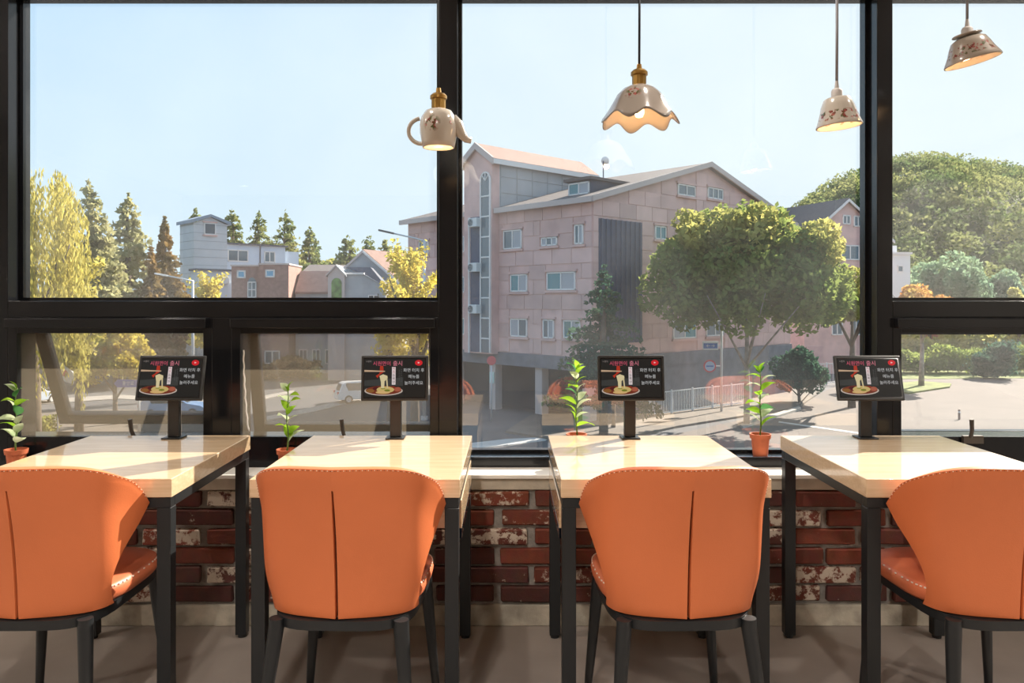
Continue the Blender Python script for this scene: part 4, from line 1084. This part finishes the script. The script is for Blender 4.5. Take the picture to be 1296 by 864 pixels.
# granite panels
PW, PH = 1.75, 1.0
tw0, tw1 = 8.79, 11.85
pan = {}
def panel(face, a0, a1, z0, z1):
    w, h = round(a1 - a0, 2), round(z1 - z0, 2)
    if w < .25 or h < .25: return
    if (face, w, h) not in pan:
        pan[(face, w, h)] = MB(B.tf(face)).box((-w / 2 + .02, -h / 2 + .02, 0), (w / 2 - .02, h / 2 - .02, 0.05)).mesh('stone_panel'); pan[(face, w, h)].materials.append(M_stone2)
    c = (a0 + a1) / 2, (z0 + z1) / 2
    obj('stone_panel', pan[(face, w, h)], None, B.o, (0, c[0], c[1]) if face == 'L' else (c[0], 0, c[1]))
def row_segments(lo, hi, z0, z1, rects):
    """what is left of a course once the window openings are cut out"""
    segs = [(lo, hi)]
    for r in rects:
        if z0 < r[3] and z1 > r[2]:
            segs = [q for (p0, p1) in segs for q in ((p0, min(p1, r[0])), (max(p0, r[1]), p1)) if q[1] - q[0] > .2]
    return segs
def course(face, lo, hi, z0, rects, shift):
    for (p0, p1) in row_segments(lo, hi, z0, z0 + PH, rects):
        cuts = [p0] + [c for c in (lo + shift + PW * k for k in range(20)) if p0 + .35 < c < p1 - .35] + [p1]
        for c0, c1 in zip(cuts, cuts[1:]): panel(face, c0, c1, z0, z0 + PH)
for j in range(10):
    z0 = ZB + .2 + j * PH; sh = PW / 2 if j % 2 else 0
    course('L', 0.02, tw0, z0, rectsL, sh); course('L', tw1, LL - .02, z0, rectsL, sh)
    course('R', 0.02, LR - .02, z0, rectsR, sh)
for j in range(3):
    z0 = ZE + j * PH; half = hw * (1 - (z0 + PH - ZE) / (ZA - ZE))
    if half > .5: course('R', hw - half, hw + half, z0, rectsR, 0)
# stair tower
TZE, TZA, TL = 17.9, 18.95, 10.1; tm = (tw0 + tw1) / 2
tower = MB().extrude([(-0.7, tw0, ZB), (-0.7, tw1, ZB), (-0.7, tw1, TZE), (-0.7, tm, TZA), (-0.7, tw0, TZE)], (0.75, 0, 0)).build('stair_tower', M_stone, B.o)
MB().extrude([(0.05, tw0, ZB), (0.05, tw1, ZB), (0.05, tw1, TZE), (0.05, tm, TZA), (0.05, tw0, TZE)], (TL, 0, 0)).build('tower_side', M_greyc, B.o)
for k in range(6):
    for j in range(3):
        x0 = 0.1 + k * 1.6; z0 = 14.4 + j * 1.15
        MB().box((x0 + .03, tw0 - .05, z0 + .03), (x0 + 1.57, tw0, z0 + 1.12)).build('render_panel', M_greyc, B.o)
for sgn in (-1, 1):
    e_ = 0.35
    q = [(tm, TZA), (tm + sgn * (tw1 - tm + e_), TZE - e_ * .69), (tm + sgn * (tw1 - tm + e_), TZE - e_ * .69 + .24), (tm, TZA + .26)]
    MB().extrude([(-0.9, y, z) for y, z in q], (TL + 1.3, 0, 0)).build('tower_roof', M_roofp, B.o)
    q = [(tm, TZA - .2), (tm + sgn * (tw1 - tm + e_ + .05), TZE - e_ * .69 - .22), (tm + sgn * (tw1 - tm + e_ + .05), TZE - e_ * .69 + .28), (tm, TZA + .3)]
    MB().extrude([(-1.0, y, z) for y, z in q], (0.12, 0, 0)).build('rake_board', M_trimp, B.o)
    y = tm + sgn * (tw1 - tm + e_)
    MB().box((-0.9, y - .07, TZE - e_ * .69 - .15), (TL + .4, y + .07, TZE - e_ * .69 + .2)).build('eaves_board', M_trimw, B.o)
# recess strip with air conditioners, and the tall arched stair window
B.box('recess_strip', M_louv, 'L', tw0 + 1.15, tw0 + 2.3, ZB + .1, 13.9, 0, 0.03, off=-0.7)
B.box('drainpipe', M_trimw, 'L', tw0 + 2.36, tw0 + 2.46, ZB, 13.9, 0, 0.12, off=-0.7)
for py in (281, 338, 391):
    _, z = B.hit(613, py, 'L', -0.7)
    ac = B.box('air_conditioner', M_ac, 'L', tw0 + 1.1, tw0 + 2.05, z - .32, z + .32, 0.05, 0.5, off=-0.7, bevel=0.03)
    MB(B.tf('L', -0.7)).lathe([(0.0005, 0.0), (0.24, 0.0), (0.26, 0.02)], 20, (tw0 + 1.75, z, 0.5)).build('fan_grille', M_pane, ac)
a0, a1, z0, z1 = tw0 + 0.12, tw0 + 1.12, ZB + .1, 17.0
am = (a0 + a1) / 2
arc = [(a1 + 0, 16.4)] + [(am + .5 * math.cos(t), 16.4 + .6 * math.sin(t)) for t in np.linspace(0, PI, 12)] + [(a0, 16.4)]
mb = MB(B.tf('L', -0.7)); mb.extrude([(x, z, 0.0) for x, z in [(a1, z0)] + arc + [(a0, z0)]], (0, 0, 0.05))
aw = mb.build('arched_window', M_pane, B.o)
mb = MB(B.tf('L', -0.7)); fr = [(a1, z0)] + arc + [(a0, z0)]
for i in range(len(fr) - 1):
    p, q = Vector((*fr[i], .06)), Vector((*fr[i + 1], .06))
    if (q - p).length > 1e-3: mb.bar(p, q, .1, .12, up=(0, 0, 1))
for z in np.arange(z0 + 1.0, 16.5, 1.45): mb.box((a0, z - .05, 0), (a1, z + .05, .1))
for t in (.25, .5, .75): mb.bar((am, 16.4, .06), (am + .5 * math.cos(t * PI), 16.4 + .6 * math.sin(t * PI), .06), .06, .1, up=(0, 0, 1))
mb.build('window_bars', M_trimw, aw)
# dormer on the near roof slope
a0, a1, z0, z1 = B.rect(719, 232, 748, 249, 'L', 1.5)
zr = ZE + 1.5 * (ZA - ZE) / hw
MB().box((1.5, a0, zr - .2), (6.5, a1, z1 + .15)).build('dormer', M_slate, B.o)
MB().box((1.25, a0 - .2, z1 + .15), (7.0, a1 + .2, z1 + .35)).build('dormer_roof', M_roof, B.o)
B.window('L', (a0 + .1, a1 - .1, zr + .25, z1 + .05), 2, off=1.5, panes=[M_pane_b, M_pane_t], surround=False)
# satellite dish on a mast
p = Vector((4.6, 3.0, ZE + 4.6 * (ZA - ZE) / hw))
sd = MB(); sd.tube([p, p + Vector((0, 0, 2.1))], 0.04, 8); sdo = sd.build('dish_mast', M_louv, B.o)
def dish(c, r): 
    return MB().lathe([(r * math.sin(t), r * .9 * (1 - math.cos(t))) for t in np.linspace(0.01, 1.0, 7)], 20, tuple(c))
o = dish((0, 0, 0), 0.36).build('dish', M_trimw, sdo, smooth=True); o.location = p + Vector((0.1, 0, 2.1)); o.rotation_euler = (math.radians(-15), math.radians(75), 0)
# entrance: bright notice boards on the columns
MB().box((0.02, 9.38, 1.9), (0.09, 9.85, 2.7)).build('notice_board', mat('mint_sign', (0.55, 0.72, 0.66), 0.6), B.o)
MB().box((0.02, 13.68, 2.2), (0.09, 14.15, 2.9)).build('notice_board', mat('white_sign', (0.75, 0.77, 0.8), 0.6), B.o)

# --- second gabled building further along the road
B2 = Bld('apartment_building', 'pink gabled building half hidden behind the big tree', xat(1018, 84), 84, 20)
w2 = 11.5; ze2 = zat(300, 84) - GZ; za2 = zat(260, 90) - GZ; hm = 5.6
MB().extrude([(0, 0, 0), (w2, 0, 0), (w2, 0, ze2), (hm, 0, za2), (0, 0, ze2 - .4)], (0, 16, 0)).build('wall', M_stone, B2.o)
for q in ([(-.5, ze2 - .6), (hm, za2), (hm, za2 + .3), (-.5, ze2 - .3)], [(hm, za2), (w2 + .5, ze2 - .3), (w2 + .5, ze2), (hm, za2 + .3)]):
    MB().extrude([(x, -.4, z) for x, z in q], (0, 16.8, 0)).build('roof', M_roof, B2.o)
    MB().extrude([(x, -.5, z - .1) for x, z in q], (0, .1, 0)).build('rake_board', M_trimw, B2.o)
for r in ((1066, 272, 1076, 284), (1080, 273, 1091, 287), (1064, 310, 1087, 329), (1052, 403, 1066, 424), (1076, 403, 1090, 424), (1064, 355, 1087, 374)):
    B2.window('R', B2.rect(*r, 'R'), 2, surround=False, fw=.13)
B3 = Bld('low_house', 'brown roofed house peeking between the big tree and pink gables', xat(948, 122), 122, 8)
zz = zat(262, 122) - GZ
MB().box((0, 0, 0), (5, 8, zz - .9)).build('wall', M_stone, B3.o)
MB().extrude([(-.3, -.3, zz - 1), (5.3, -.3, zz - 1.6), (4.2, -.3, zz - .6), (2, -.3, zz)], (0, 8.6, 0)).build('roof', M_roofp, B3.o)

# --- white tower house and its blue-white annex
B4 = Bld('white_tower_house', 'pale grey block tower with pale blue annex and dark window', xat(245, 92), 92, 43)
zt = zat(281, 92) - GZ
M_blockw = mat('pale_block_cladding', (0.58, 0.60, 0.62), 0.8, var=0.05, scale=0.6)
MB().box((0, 0, 0), (4.0, 4.2, zt)).build('tower', M_blockw, B4.o)
for j in range(9):
    z = zt - .25 - j * .95
    MB().box((-.03, -.03, z), (4.03, 4.23, z + .05)).build('joint_course', M_greyc, B4.o)
for q in ([(-.3, zt - .1), (1.9, zt + .75), (1.9, zt + 1.05), (-.3, zt + .3)], [(1.9, zt + .75), (4.4, zt - .1), (4.4, zt + .25), (1.9, zt + 1.05)]):
    MB().extrude([(x, -.35, z) for x, z in q], (0, 4.9, 0)).build('tower_roof', mat('blue_grey_metal_roof', (0.28, 0.33, 0.40), 0.6), B4.o)
MB().extrude([(0, -.005, zt - .1), (4, -.005, zt - .1), (1.9, -.005, zt + .75)], (0, .1, 0)).build('tower_gable', M_blockw, B4.o)
B4.window('R', B4.rect(258, 282, 273, 297, 'R'), 1, panes=[mat('slate_glass', (.09, .11, .13), .2)], fw=.12)
an0, za = B4.hit(271, 308, 'R', .5); an1 = B4.hit(361, 314, 'R', .5)[0]; an2 = B4.hit(378, 318, 'R', 1.2)[0]
MB().box((an0, 0.5, 0), (an1, 7, za)).build('annex', M_bluew, B4.o)
MB().box((an0 - .1, 0.2, za), (an1 + .3, 7.2, za + .18)).build('annex_roof', M_slate, B4.o)
MB().box((an1, 1.2, 0), (an2, 7, za - .5)).build('annex', M_bluew, B4.o)
B4.window('R', B4.rect(288, 316, 314, 331, 'R', .5), 2, off=.5, surround=False, fw=.12); B4.window('R', B4.rect(334, 318, 348, 332, 'R', .5), 2, off=.5, surround=False, fw=.12)
for px in (283, 329):
    a, _ = B4.hit(px, 320, 'R', .5); B4.box('drainpipe', M_slate, 'R', a - .06, a + .06, za - 3, za, 0, .12, off=.5)
po0, zl = B4.hit(250, 338, 'R', -1.4); po1 = B4.hit(294, 338, 'R', -1.4)[0]
MB().box((po0, -1.4, 0), (po1, .5, zl - .4)).build('porch', M_bluew, B4.o)
MB().extrude([(po0 - .3, -1.7, zl - .4), (po1 + .2, -1.7, zl - .4), (po1 + .2, -1.7, zl - .15), (po0 - .3, -1.7, zl - .15)], (0, 2.2, 0)).build('porch_roof', M_slate, B4.o)
ar = B4.rect(279, 351, 289, 359, 'R', -1.4)
B4.box('air_conditioner', M_ac, 'R', ar[0], ar[1], ar[2], ar[3], 0, .4, off=-1.4, bevel=.03)
# --- red-brown brick block
B5 = Bld('brick_house', 'flat-roofed red brick block with small blue windows and arched window', xat(293, 84), 84, 3)
zb5 = zat(337, 84) - GZ
MB().box((0, 0, 0), (3.0, 6, zb5)).build('wall', M_brickf, B5.o); MB().box((3.0, -.5, 0), (6.1, 6, zb5 + .15)).build('wall', M_brickf, B5.o)
MB().box((-.1, -.1, zb5), (3.0, 6.1, zb5 + .18)).build('parapet', M_trimp, B5.o); MB().box((2.95, -.6, zb5 + .15), (6.2, 6.1, zb5 + .33)).build('parapet', M_trimp, B5.o)
M_paneb = mat('blue_window_glass', (0.10, 0.36, 0.55), .1, spec=.8)
B5.window('R', B5.rect(300, 342, 311, 352, 'R'), 1, panes=[M_paneb], surround=False, fw=.16); B5.window('R', B5.rect(336, 341, 348, 351, 'R', -.5), 1, off=-.5, panes=[M_paneb], surround=False, fw=.16)
a0, a1, z0, z1 = B5.rect(314, 352, 324, 395, 'R'); am = (a0 + a1) / 2; rr = (a1 - a0) / 2
pts = [(a1, z0), (a1, z1 - rr)] + [(am + rr * math.cos(t), z1 - rr + rr * 1.2 * math.sin(t)) for t in np.linspace(.2, PI - .2, 9)] + [(a0, z1 - rr), (a0, z0)]
aw = MB(B5.tf('R')).extrude([(x, z, 0) for x, z in pts], (0, 0, .05)).build('arched_window', M_pane, B5.o)
mb = MB(B5.tf('R'))
for z in np.arange(z0, z1 - rr + .1, .8): mb.box((a0, z - .05, 0), (a1, z + .05, .1))
for x in (a0, am, a1): mb.box((x - .05, z0, 0), (x + .05, z1 - rr, .1))
mb.build('window_bars', M_trimw, aw)
for (x0, x1, z0, z1) in ((.5, 2.2, 1.2, 2.6), (3.6, 5.2, 1.2, 2.6)):
    B5.window('R', (x0, x1, z0, z1), 2, off=0 if x0 < 3 else -.5, surround=False, fw=.12)
# --- long low hall with sloping pink roof
B6 = Bld('low_hall', 'long low hall with wide pink-brown sloping roof', xat(374, 86), 86, 2)
z0, z1, z2 = (zat(p, 86) - GZ for p in (371, 344, 331))
MB().box((0, 0, 0), (4.6, 9, z0)).build('wall', M_greyc, B6.o)
MB().extrude([(0, -.3, z0 - .05), (0, 2.4, z1), (0, 2.4, z1 + .2), (0, -.3, z0 + .15)], (4.6, 0, 0)).build('roof', M_roofp, B6.o)
MB().extrude([(0, 2.4, z1), (0, 7.0, z2), (0, 9, z1), ], (4.7, 0, 0)).build('upper_roof', M_roof, B6.o)
for k in range(3): B6.window('R', (.4 + k * 1.4, 1.3 + k * 1.4, 1.0, 2.6), 2, surround=False, fw=.1)
# --- church-like gabled house
B7 = Bld('gabled_house', 'grey gabled house with white fascia and green arched bay window', xat(415, 78), 78, 4)
def zz7(py, d=78): return zat(py, d) - GZ
MB().extrude([(0, 0, 0), (1.62, 0, 0), (1.62, 0, zz7(348)), (.81, 0, zz7(337)), (0, 0, zz7(348))], (0, 5, 0)).build('bay', M_trimp, B7.o)
for sgn in (-1, 1):
    MB().extrude([(.81, -.2, zz7(336.5)), (.81 + sgn * 1.0, -.2, zz7(350)), (.81 + sgn * 1.0, -.2, zz7(348)), (.81, -.2, zz7(334.5))], (0, 5.2, 0)).build('bay_roof', M_trimw if sgn > 0 else M_trimp, B7.o)
gp = [(.35, zz7(388)), (1.35, zz7(388)), (1.35, zz7(358))] + [(.85 + .5 * math.cos(t), zz7(358) + .5 * math.sin(t)) for t in np.linspace(.3, PI - .3, 7)] + [(.35, zz7(358))]
MB(B7.tf('R')).extrude([(x, z, 0) for x, z in gp], (0, 0, .04)).build('arched_window', mat('green_mirror_glass', (0.10, 0.22, 0.05), .25, var=.5, scale=2.5), B7.o)
MB().box((1.62, .4, 0), (3.4, 5, zz7(346))).build('wall', M_greyc, B7.o)
MB().box((1.6, .25, zz7(347)), (3.5, 5, zz7(344.5))).build('parapet', M_trimw, B7.o)
MB().extrude([(3.4, .4, 0), (5.6, .4, 0), (5.6, .4, zz7(362)), (3.4, .4, zz7(346))], (0, 5, 0)).build('wall', M_greyc, B7.o)
MB().extrude([(1.5, 1.5, zz7(337)), (4.0, 1.5, zz7(337)), (5.8, 1.5, zz7(362)), (5.8, .3, zz7(364)), (3.4, .3, zz7(347))], (0, 3, 0)).build('slate_roof', M_slate, B7.o)
ax_ = B7.hit(459, 330, 'R', 5)[0]; al = B7.hit(438, 337, 'R', 5)[0]; ar_ = B7.hit(509, 362, 'R', 5)[0]
za7, zl7, zr7 = (zat(p, 83.5) - GZ for p in (320, 340, 364))
MB().extrude([(al, 5, 0), (ar_, 5, 0), (ar_, 5, zr7), (ax_, 5, za7), (al, 5, zl7)], (0, 9, 0)).build('main_wall', M_greyc, B7.o)
MB().extrude([(ax_, 4.8, za7), (ar_ + .3, 4.8, zr7 - .2), (ar_ + .3, 4.8, zr7 + .1), (ax_, 4.8, za7 + .3)], (0, .3, 0)).build('fascia', M_trimw, B7.o)
MB().extrude([(ax_, 4.8, za7), (al - .2, 4.8, zl7 - .15), (al - .2, 4.8, zl7 + .15), (ax_, 4.8, za7 + .3)], (0, .3, 0)).build('fascia', M_trimp, B7.o)
MB().extrude([(ax_, 5.1, za7 + .28), (ar_ + .3, 5.1, zr7 + .08), (ar_ + 6.5, 13, zr7 + .1), (ax_ + 6.5, 13, za7 + .1)], (0, 0, .12)).build('main_roof', M_roofp, B7.o)
B7.window('R', (3.9, 5.0, zz7(380), zz7(373)), 2, off=.4, surround=False, fw=.08, panes=[M_dark])
# --- white shed at the foot of the hill
B8 = Bld('white_shed', 'small white shed at the foot of the wooded hill', xat(1108, 100), 100, 0)
z8 = zat(322, 100) - GZ
MB().box((0, 0, 0), (4.4, 6, z8)).build('wall', M_white, B8.o); MB().box((-.2, -.2, z8), (4.6, 6.2, z8 + .3)).build('roof', M_trimw, B8.o)
MB().box((.6, 1, z8 + .3), (3.2, 4, z8 + 1.2)).build('rooftop_box', M_white, B8.o)
B8.window('R', (2.8, 3.5, z8 - 2.2, z8 - 1.4), 1, surround=False)
# --- retaining wall and brick terrace behind the side street
B9 = Bld('terrace_house', 'brown rendered terrace behind the flag and ginkgo', xat(10, 105), 105, 0)
MB().box((0, 0, 0), (17, 6, 6.2)).build('wall', mat('brown_render', (0.20, 0.165, 0.14), .9, var=.15, scale=.5), B9.o)
MB().box((-.3, -.3, 6.2), (17.3, 6.3, 6.5)).build('parapet', M_greyc, B9.o)
for k in range(6): B9.window('R', (1.0 + k * 2.7, 2.4 + k * 2.7, 2.2, 3.8), 2, surround=False, fw=.1)
# --- red brick pavilion behind the hedge
B10 = Bld('brick_pavilion', 'low red brick pavilion behind the green hedge', xat(1150, 113), 113, 0)
MB().box((0, 0, 0), (8.5, 5, 3.6)).build('wall', mat('bright_red_brick', (0.42, 0.14, 0.09), .85, var=.12, scale=1), B10.o)
MB().extrude([(-.4, -.4, 3.6), (-.4, 2.5, 4.9), (-.4, 5.4, 3.6)], (9.3, 0, 0)).build('roof', M_roofp, B10.o)

# ------------------------------------------------------------------ street furniture
M_galv = mat('galvanised_steel', (0.62, 0.63, 0.64), 0.5, 0.3)
def street_lamp(label, px, d, py_top, tip_px, tip_py, m_head):
    x = xat(px, d); H = zat(py_top, d) - GZ
    t = thing('street_lamp', label, 'street lamp', (x, d, GZ))
    MB().tube([(0, 0, 0), (0, 0, H)], [0.13, 0.09], 12).build('pole', M_galv, t, smooth=True)
    tx, tz = xat(tip_px, d) - x, zat(tip_py, d) - GZ
    MB().tube([(0, 0, H - .05), (tx * .25, 0, H + (tz - H) * .25), (tx * .72, 0, H + (tz - H) * .72)], [0.07, 0.055, 0.05], 8).build('arm', M_galv, t, smooth=True)
    MB().bar((tx * .66, 0, H + (tz - H) * .66), (tx, 0, tz), 0.26, 0.12).build('head', m_head, t, bevel=.03)
    MB().tube([(0, 0, 0), (0, 0, .25)], .24, 12).build('base', M_galv, t)
street_lamp('tall street lamp with dark head between the ginkgo and pink building', 537, 52, 304, 479, 291, mat('dark_lamp_head', (.09, .10, .11), .5))
street_lamp('white street lamp in front of the pale block tower', 244, 58, 355, 196, 346, M_galv)

def railing(name, label, px0, py0, px1, py1, h, m, sp=0.17, post=2.0):
    a, b = ground(px0, py0), ground(px1, py1)
    t = thing(name, label, 'fence', a, math.atan2(b.y - a.y, b.x - a.x)); ln = (b - a).length
    z0 = 0.15
    for z in (z0 + .1, h): MB().box((0, -.025, z - .03), (ln, .025, z + .03)).build('rail', m, t)
    pk = MB().box((-.017, -.015, z0 + .1), (.017, .015, h)).mesh('picket'); pk.materials.append(m)
    po = MB().box((-.05, -.05, 0), (.05, .05, h + .12)).mesh('post'); po.materials.append(m)
    k = 0.0
    while k < ln: obj('picket', pk, None, t, (k, 0, 0)); k += sp
    k = 0.0
    while k <= ln + .01: obj('post', po, None, t, (k, 0, 0)); k += post
railing('picket_fence', 'white metal picket fence along the sidewalk', 822, 529, 952, 512, 1.65, mat('white_fence_paint', (0.80, 0.81, 0.82), .5), post=2.2)
railing('picket_fence', 'grey metal railing beyond the dark shrub', 1022, 488, 1092, 486, 2.0, M_galv, sp=.3)

# sign pole in front of the building
d = 55
sp_ = thing('sign_pole', 'sign pole under the big tree with blue plate and round sign', 'sign', (xat(913, d), d, GZ))
MB().tube([(0, 0, 0), (0, 0, 7.8)], 0.085, 10).build('pole', M_galv, sp_, smooth=True)
def panel_text(parent, body, size, loc, m, cw='CENTER'):
    me = text_mesh(body, size); o = obj('lettering', me, m, parent, loc); o.rotation_euler = (PI / 2, 0, 0)
zb_ = zat(437, d) - GZ
pl = MB().box((-1.35, -.16, zb_ - .30), (-.25, -.11, zb_ + .30)).build('direction_plate', mat('road_sign_white', (.78, .80, .82), .5), sp_, bevel=.02)
MB().box((-1.28, -.175, zb_ - .20), (-.32, -.16, zb_ + .16)).build('blue_field', mat('road_sign_blue', (.06, .16, .48), .5), pl)
panel_text(pl, '←→', .34, (-.8, -.18, zb_ - .02), mat('road_sign_white', (.78, .80, .82)))
zc_ = zat(463, d) - GZ
rs = MB(lambda v: Vector((v.x, v.z - .14, v.y))).lathe([(0.0005, 0), (.44, 0), (.44, -.03), (.0005, -.03)], 28, (-.85, zc_, 0)).build('round_sign', mat('road_sign_red', (.62, .08, .10), .5), sp_)
MB(lambda v: Vector((v.x, v.z - .18, v.y))).lathe([(0.0005, -.005), (.34, -.005), (.34, .0)], 28, (-.85, zc_, 0)).build('sign_face', mat('road_sign_pale', (.45, .55, .75), .5), rs)
MB().box((-1.1, -.2, zc_ - .05), (-.6, -.186, zc_ + .05)).build('sign_bar', mat('road_sign_blue', (.06, .16, .48)), rs)
MB().box((-.9, -.05, zc_ - .04), (0, .05, zc_ + .04)).build('bracket', M_galv, sp_)
MB().box((-.75, -.05, zb_ - .04), (0, .05, zb_ + .04)).build('bracket', M_galv, sp_)
# red round sign by the entrance
d = 51.5
s2 = thing('round_sign_post', 'slim post with a red sign before the dark entrance', 'sign', (xat(622, d), d, GZ))
MB().tube([(0, 0, 0), (0, 0, zat(452, d) - GZ)], .05, 8).build('pole', M_galv, s2, smooth=True)
MB(lambda v: Vector((v.x, v.z - .08, v.y))).lathe([(0.0005, 0), (.30, 0), (.30, -.03), (.0005, -.03)], 24, (0, zat(456, d) - GZ, 0)).build('sign_face', mat('road_sign_red', (.62, .08, .10)), s2)
# blue street-name sign seen through the open sash
d = 47
s3 = thing('street_name_sign', 'blue street-name sign on a white pole beside the ginkgo', 'sign', (xat(176, d), d, GZ))
MB().tube([(0, 0, 0), (0, 0, zat(474, d) - GZ)], .06, 10).build('pole', M_galv, s3, smooth=True)
zs = zat(485, d) - GZ
pl = MB().extrude([(-1.45, -.1, zs), (-1.25, -.1, zs + .22), (.1, -.1, zs + .22), (.1, -.1, zs - .22), (-1.25, -.1, zs - .22)], (0, .05, 0)).build('name_plate', mat('street_sign_blue', (.07, .10, .42), .5), s3)
panel_text(pl, '중앙로', .26, (-.6, -.106, zs), mat('road_sign_white', (.78, .80, .82)))
# flag
d = 44
fl = thing('flag', 'white flag with a red emblem on a slim pole', 'flag', (xat(73, d), d, GZ))
zt_ = zat(455, d) - GZ
MB().tube([(0, 0, 0), (0, 0, zt_)], .03, 8).build('pole', M_galv, fl, smooth=True)
mb = MB(); vs, fs = [], []
for i in range(9):
    for j in range(7):
        u, v_ = i / 8, j / 6
        vs.append((.02 + u * .85, .05 * math.sin(u * 7), zt_ - .05 - v_ * 1.05 - u * .55 + .35 * u * (v_ - .2)))
for i in range(8):
    for j in range(6): fs.append((i*7+j, i*7+j+1, (i+1)*7+j+1, (i+1)*7+j))
fo = mb.add(vs, fs).build('cloth', mat('flag_white', (.80, .78, .79), .8), fl, smooth=True)
sm = fo.modifiers.new('solid', 'SOLIDIFY'); sm.thickness = .006
MB(lambda v: Vector((v.x, v.z, v.y))).lathe([(.0005, 0), (.17, 0), (.17, .02), (.0005, .02)], 20, (.42, zt_ - .75, -.085)).build('emblem', mat('flag_red', (.62, .10, .16), .8), fl)
# bollard on the pale road
bo = ground(1214, 531)
b_ = thing('bollard', 'small brown bollard standing on the pale road', 'bollard', bo)
MB().lathe([(.0005, 0), (.07, 0), (.07, .62), (.05, .68), (.0005, .70)], 14).build('post', mat('bollard_brown', (.20, .12, .09), .6), b_, auto=True)
MB().lathe([(.075, .46), (.075, .56)], 14).build('reflective_band', M_white, b_)

# cars
def car(label, px, py, rot, paint, L=4.3, W=1.75, Hc=1.5):
    g = ground(px, py); t = thing('car', label, 'car', g, math.radians(rot))
    pf = [(-L/2, .30), (-L/2 - .02, .75), (-L/2 + .12, .95), (-L/2 + .35, Hc - .12), (-L/2 + .6, Hc), (.15, Hc), (.95, .98), (L/2 - .35, .84), (L/2, .62), (L/2, .30)]
    mb = MB(); vs = []
    for sgn in (-1, 1):
        for x, z in pf: vs.append((x, sgn * (W / 2 - (max(0, z - .9) * .32)), z))
    n = len(pf); fs = [tuple(range(n)), tuple(range(n, 2 * n))[::-1]] + [(i, (i + 1) % n, n + (i + 1) % n, n + i) for i in range(n)]
    mb.add(vs, fs).build('body', paint, t, bevel=.06)
    gl = mat('car_glass', (.03, .04, .05), .08, spec=.8)
    for sgn in (-1, 1):
        q = [(-L/2 + .48, 1.0), (-L/2 + .66, Hc - .08), (.12, Hc - .08), (.78, 1.0)]
        MB().extrude([(x, sgn * (W / 2 - (z - .9) * .32 + .004), z) for x, z in q], (0, -sgn * .03, 0)).build('side_window', gl, t)
    q = [(-L/2 + .14, .98), (-L/2 + .34, Hc - .16)]
    MB().add([(q[0][0] - .02, -.62, q[0][1]), (q[0][0] - .02, .62, q[0][1]), (q[1][0] - .03, .56, q[1][1]), (q[1][0] - .03, -.56, q[1][1])], [(0, 1, 2, 3)]).build('rear_window', gl, t)
    MB().add([(.93, -.62, 1.01), (.93, .62, 1.01), (.24, .56, Hc - .06), (.24, -.56, Hc - .06)], [(0, 1, 2, 3)]).build('windscreen', gl, t)
    for sgn in (-1, 1):
        MB().box((-L/2 - .04, sgn * .68 - .13, .74), (-L/2 + .06, sgn * .68 + .13, .92)).build('tail_light', mat('tail_light_red', (.55, .03, .03), .3), t, bevel=.02)
        MB().box((L/2 - .16, sgn * .62 - .16, .60), (L/2 + .02, sgn * .62 + .16, .74)).build('head_light', M_trimw, t, bevel=.02)
        for x in (-L/2 + .8, L/2 - .85):
            wh = MB(lambda v, s_=sgn, x_=x: Vector((x_ + v.x, s_ * (W / 2 - .09) + v.z, .32 + v.y))).lathe([(.0005, -.1), (.31, -.1), (.33, -.06), (.33, .06), (.31, .1), (.0005, .1)], 20).build('wheel', mat('tyre_rubber', (.02, .02, .022), .8), t, auto=True)
            MB(lambda v, s_=sgn, x_=x: Vector((x_ + v.x, s_ * (W / 2 - .09 + .102) + v.z, .32 + v.y))).lathe([(.0005, 0), (.2, 0), (.2, -.01)], 16).build('hubcap', M_galv, wh)
    return t
P_white = mat('car_paint_white', (.78, .79, .80), .25, coat=.5); P_blue = mat('car_paint_blue', (.22, .36, .60), .25, coat=.5); P_dark = mat('car_paint_silver', (.45, .52, .60), .25, coat=.5)
car('white hatchback with red tail lights on the side street', 461, 508, 24, P_white, L=4.4, Hc=1.62)
car('blue car parked behind the street-name sign', 222, 527, 8, P_blue)
car('silver-blue car parked past the open sash by the forecourt', 36, 512, 70, P_dark, Hc=1.6)
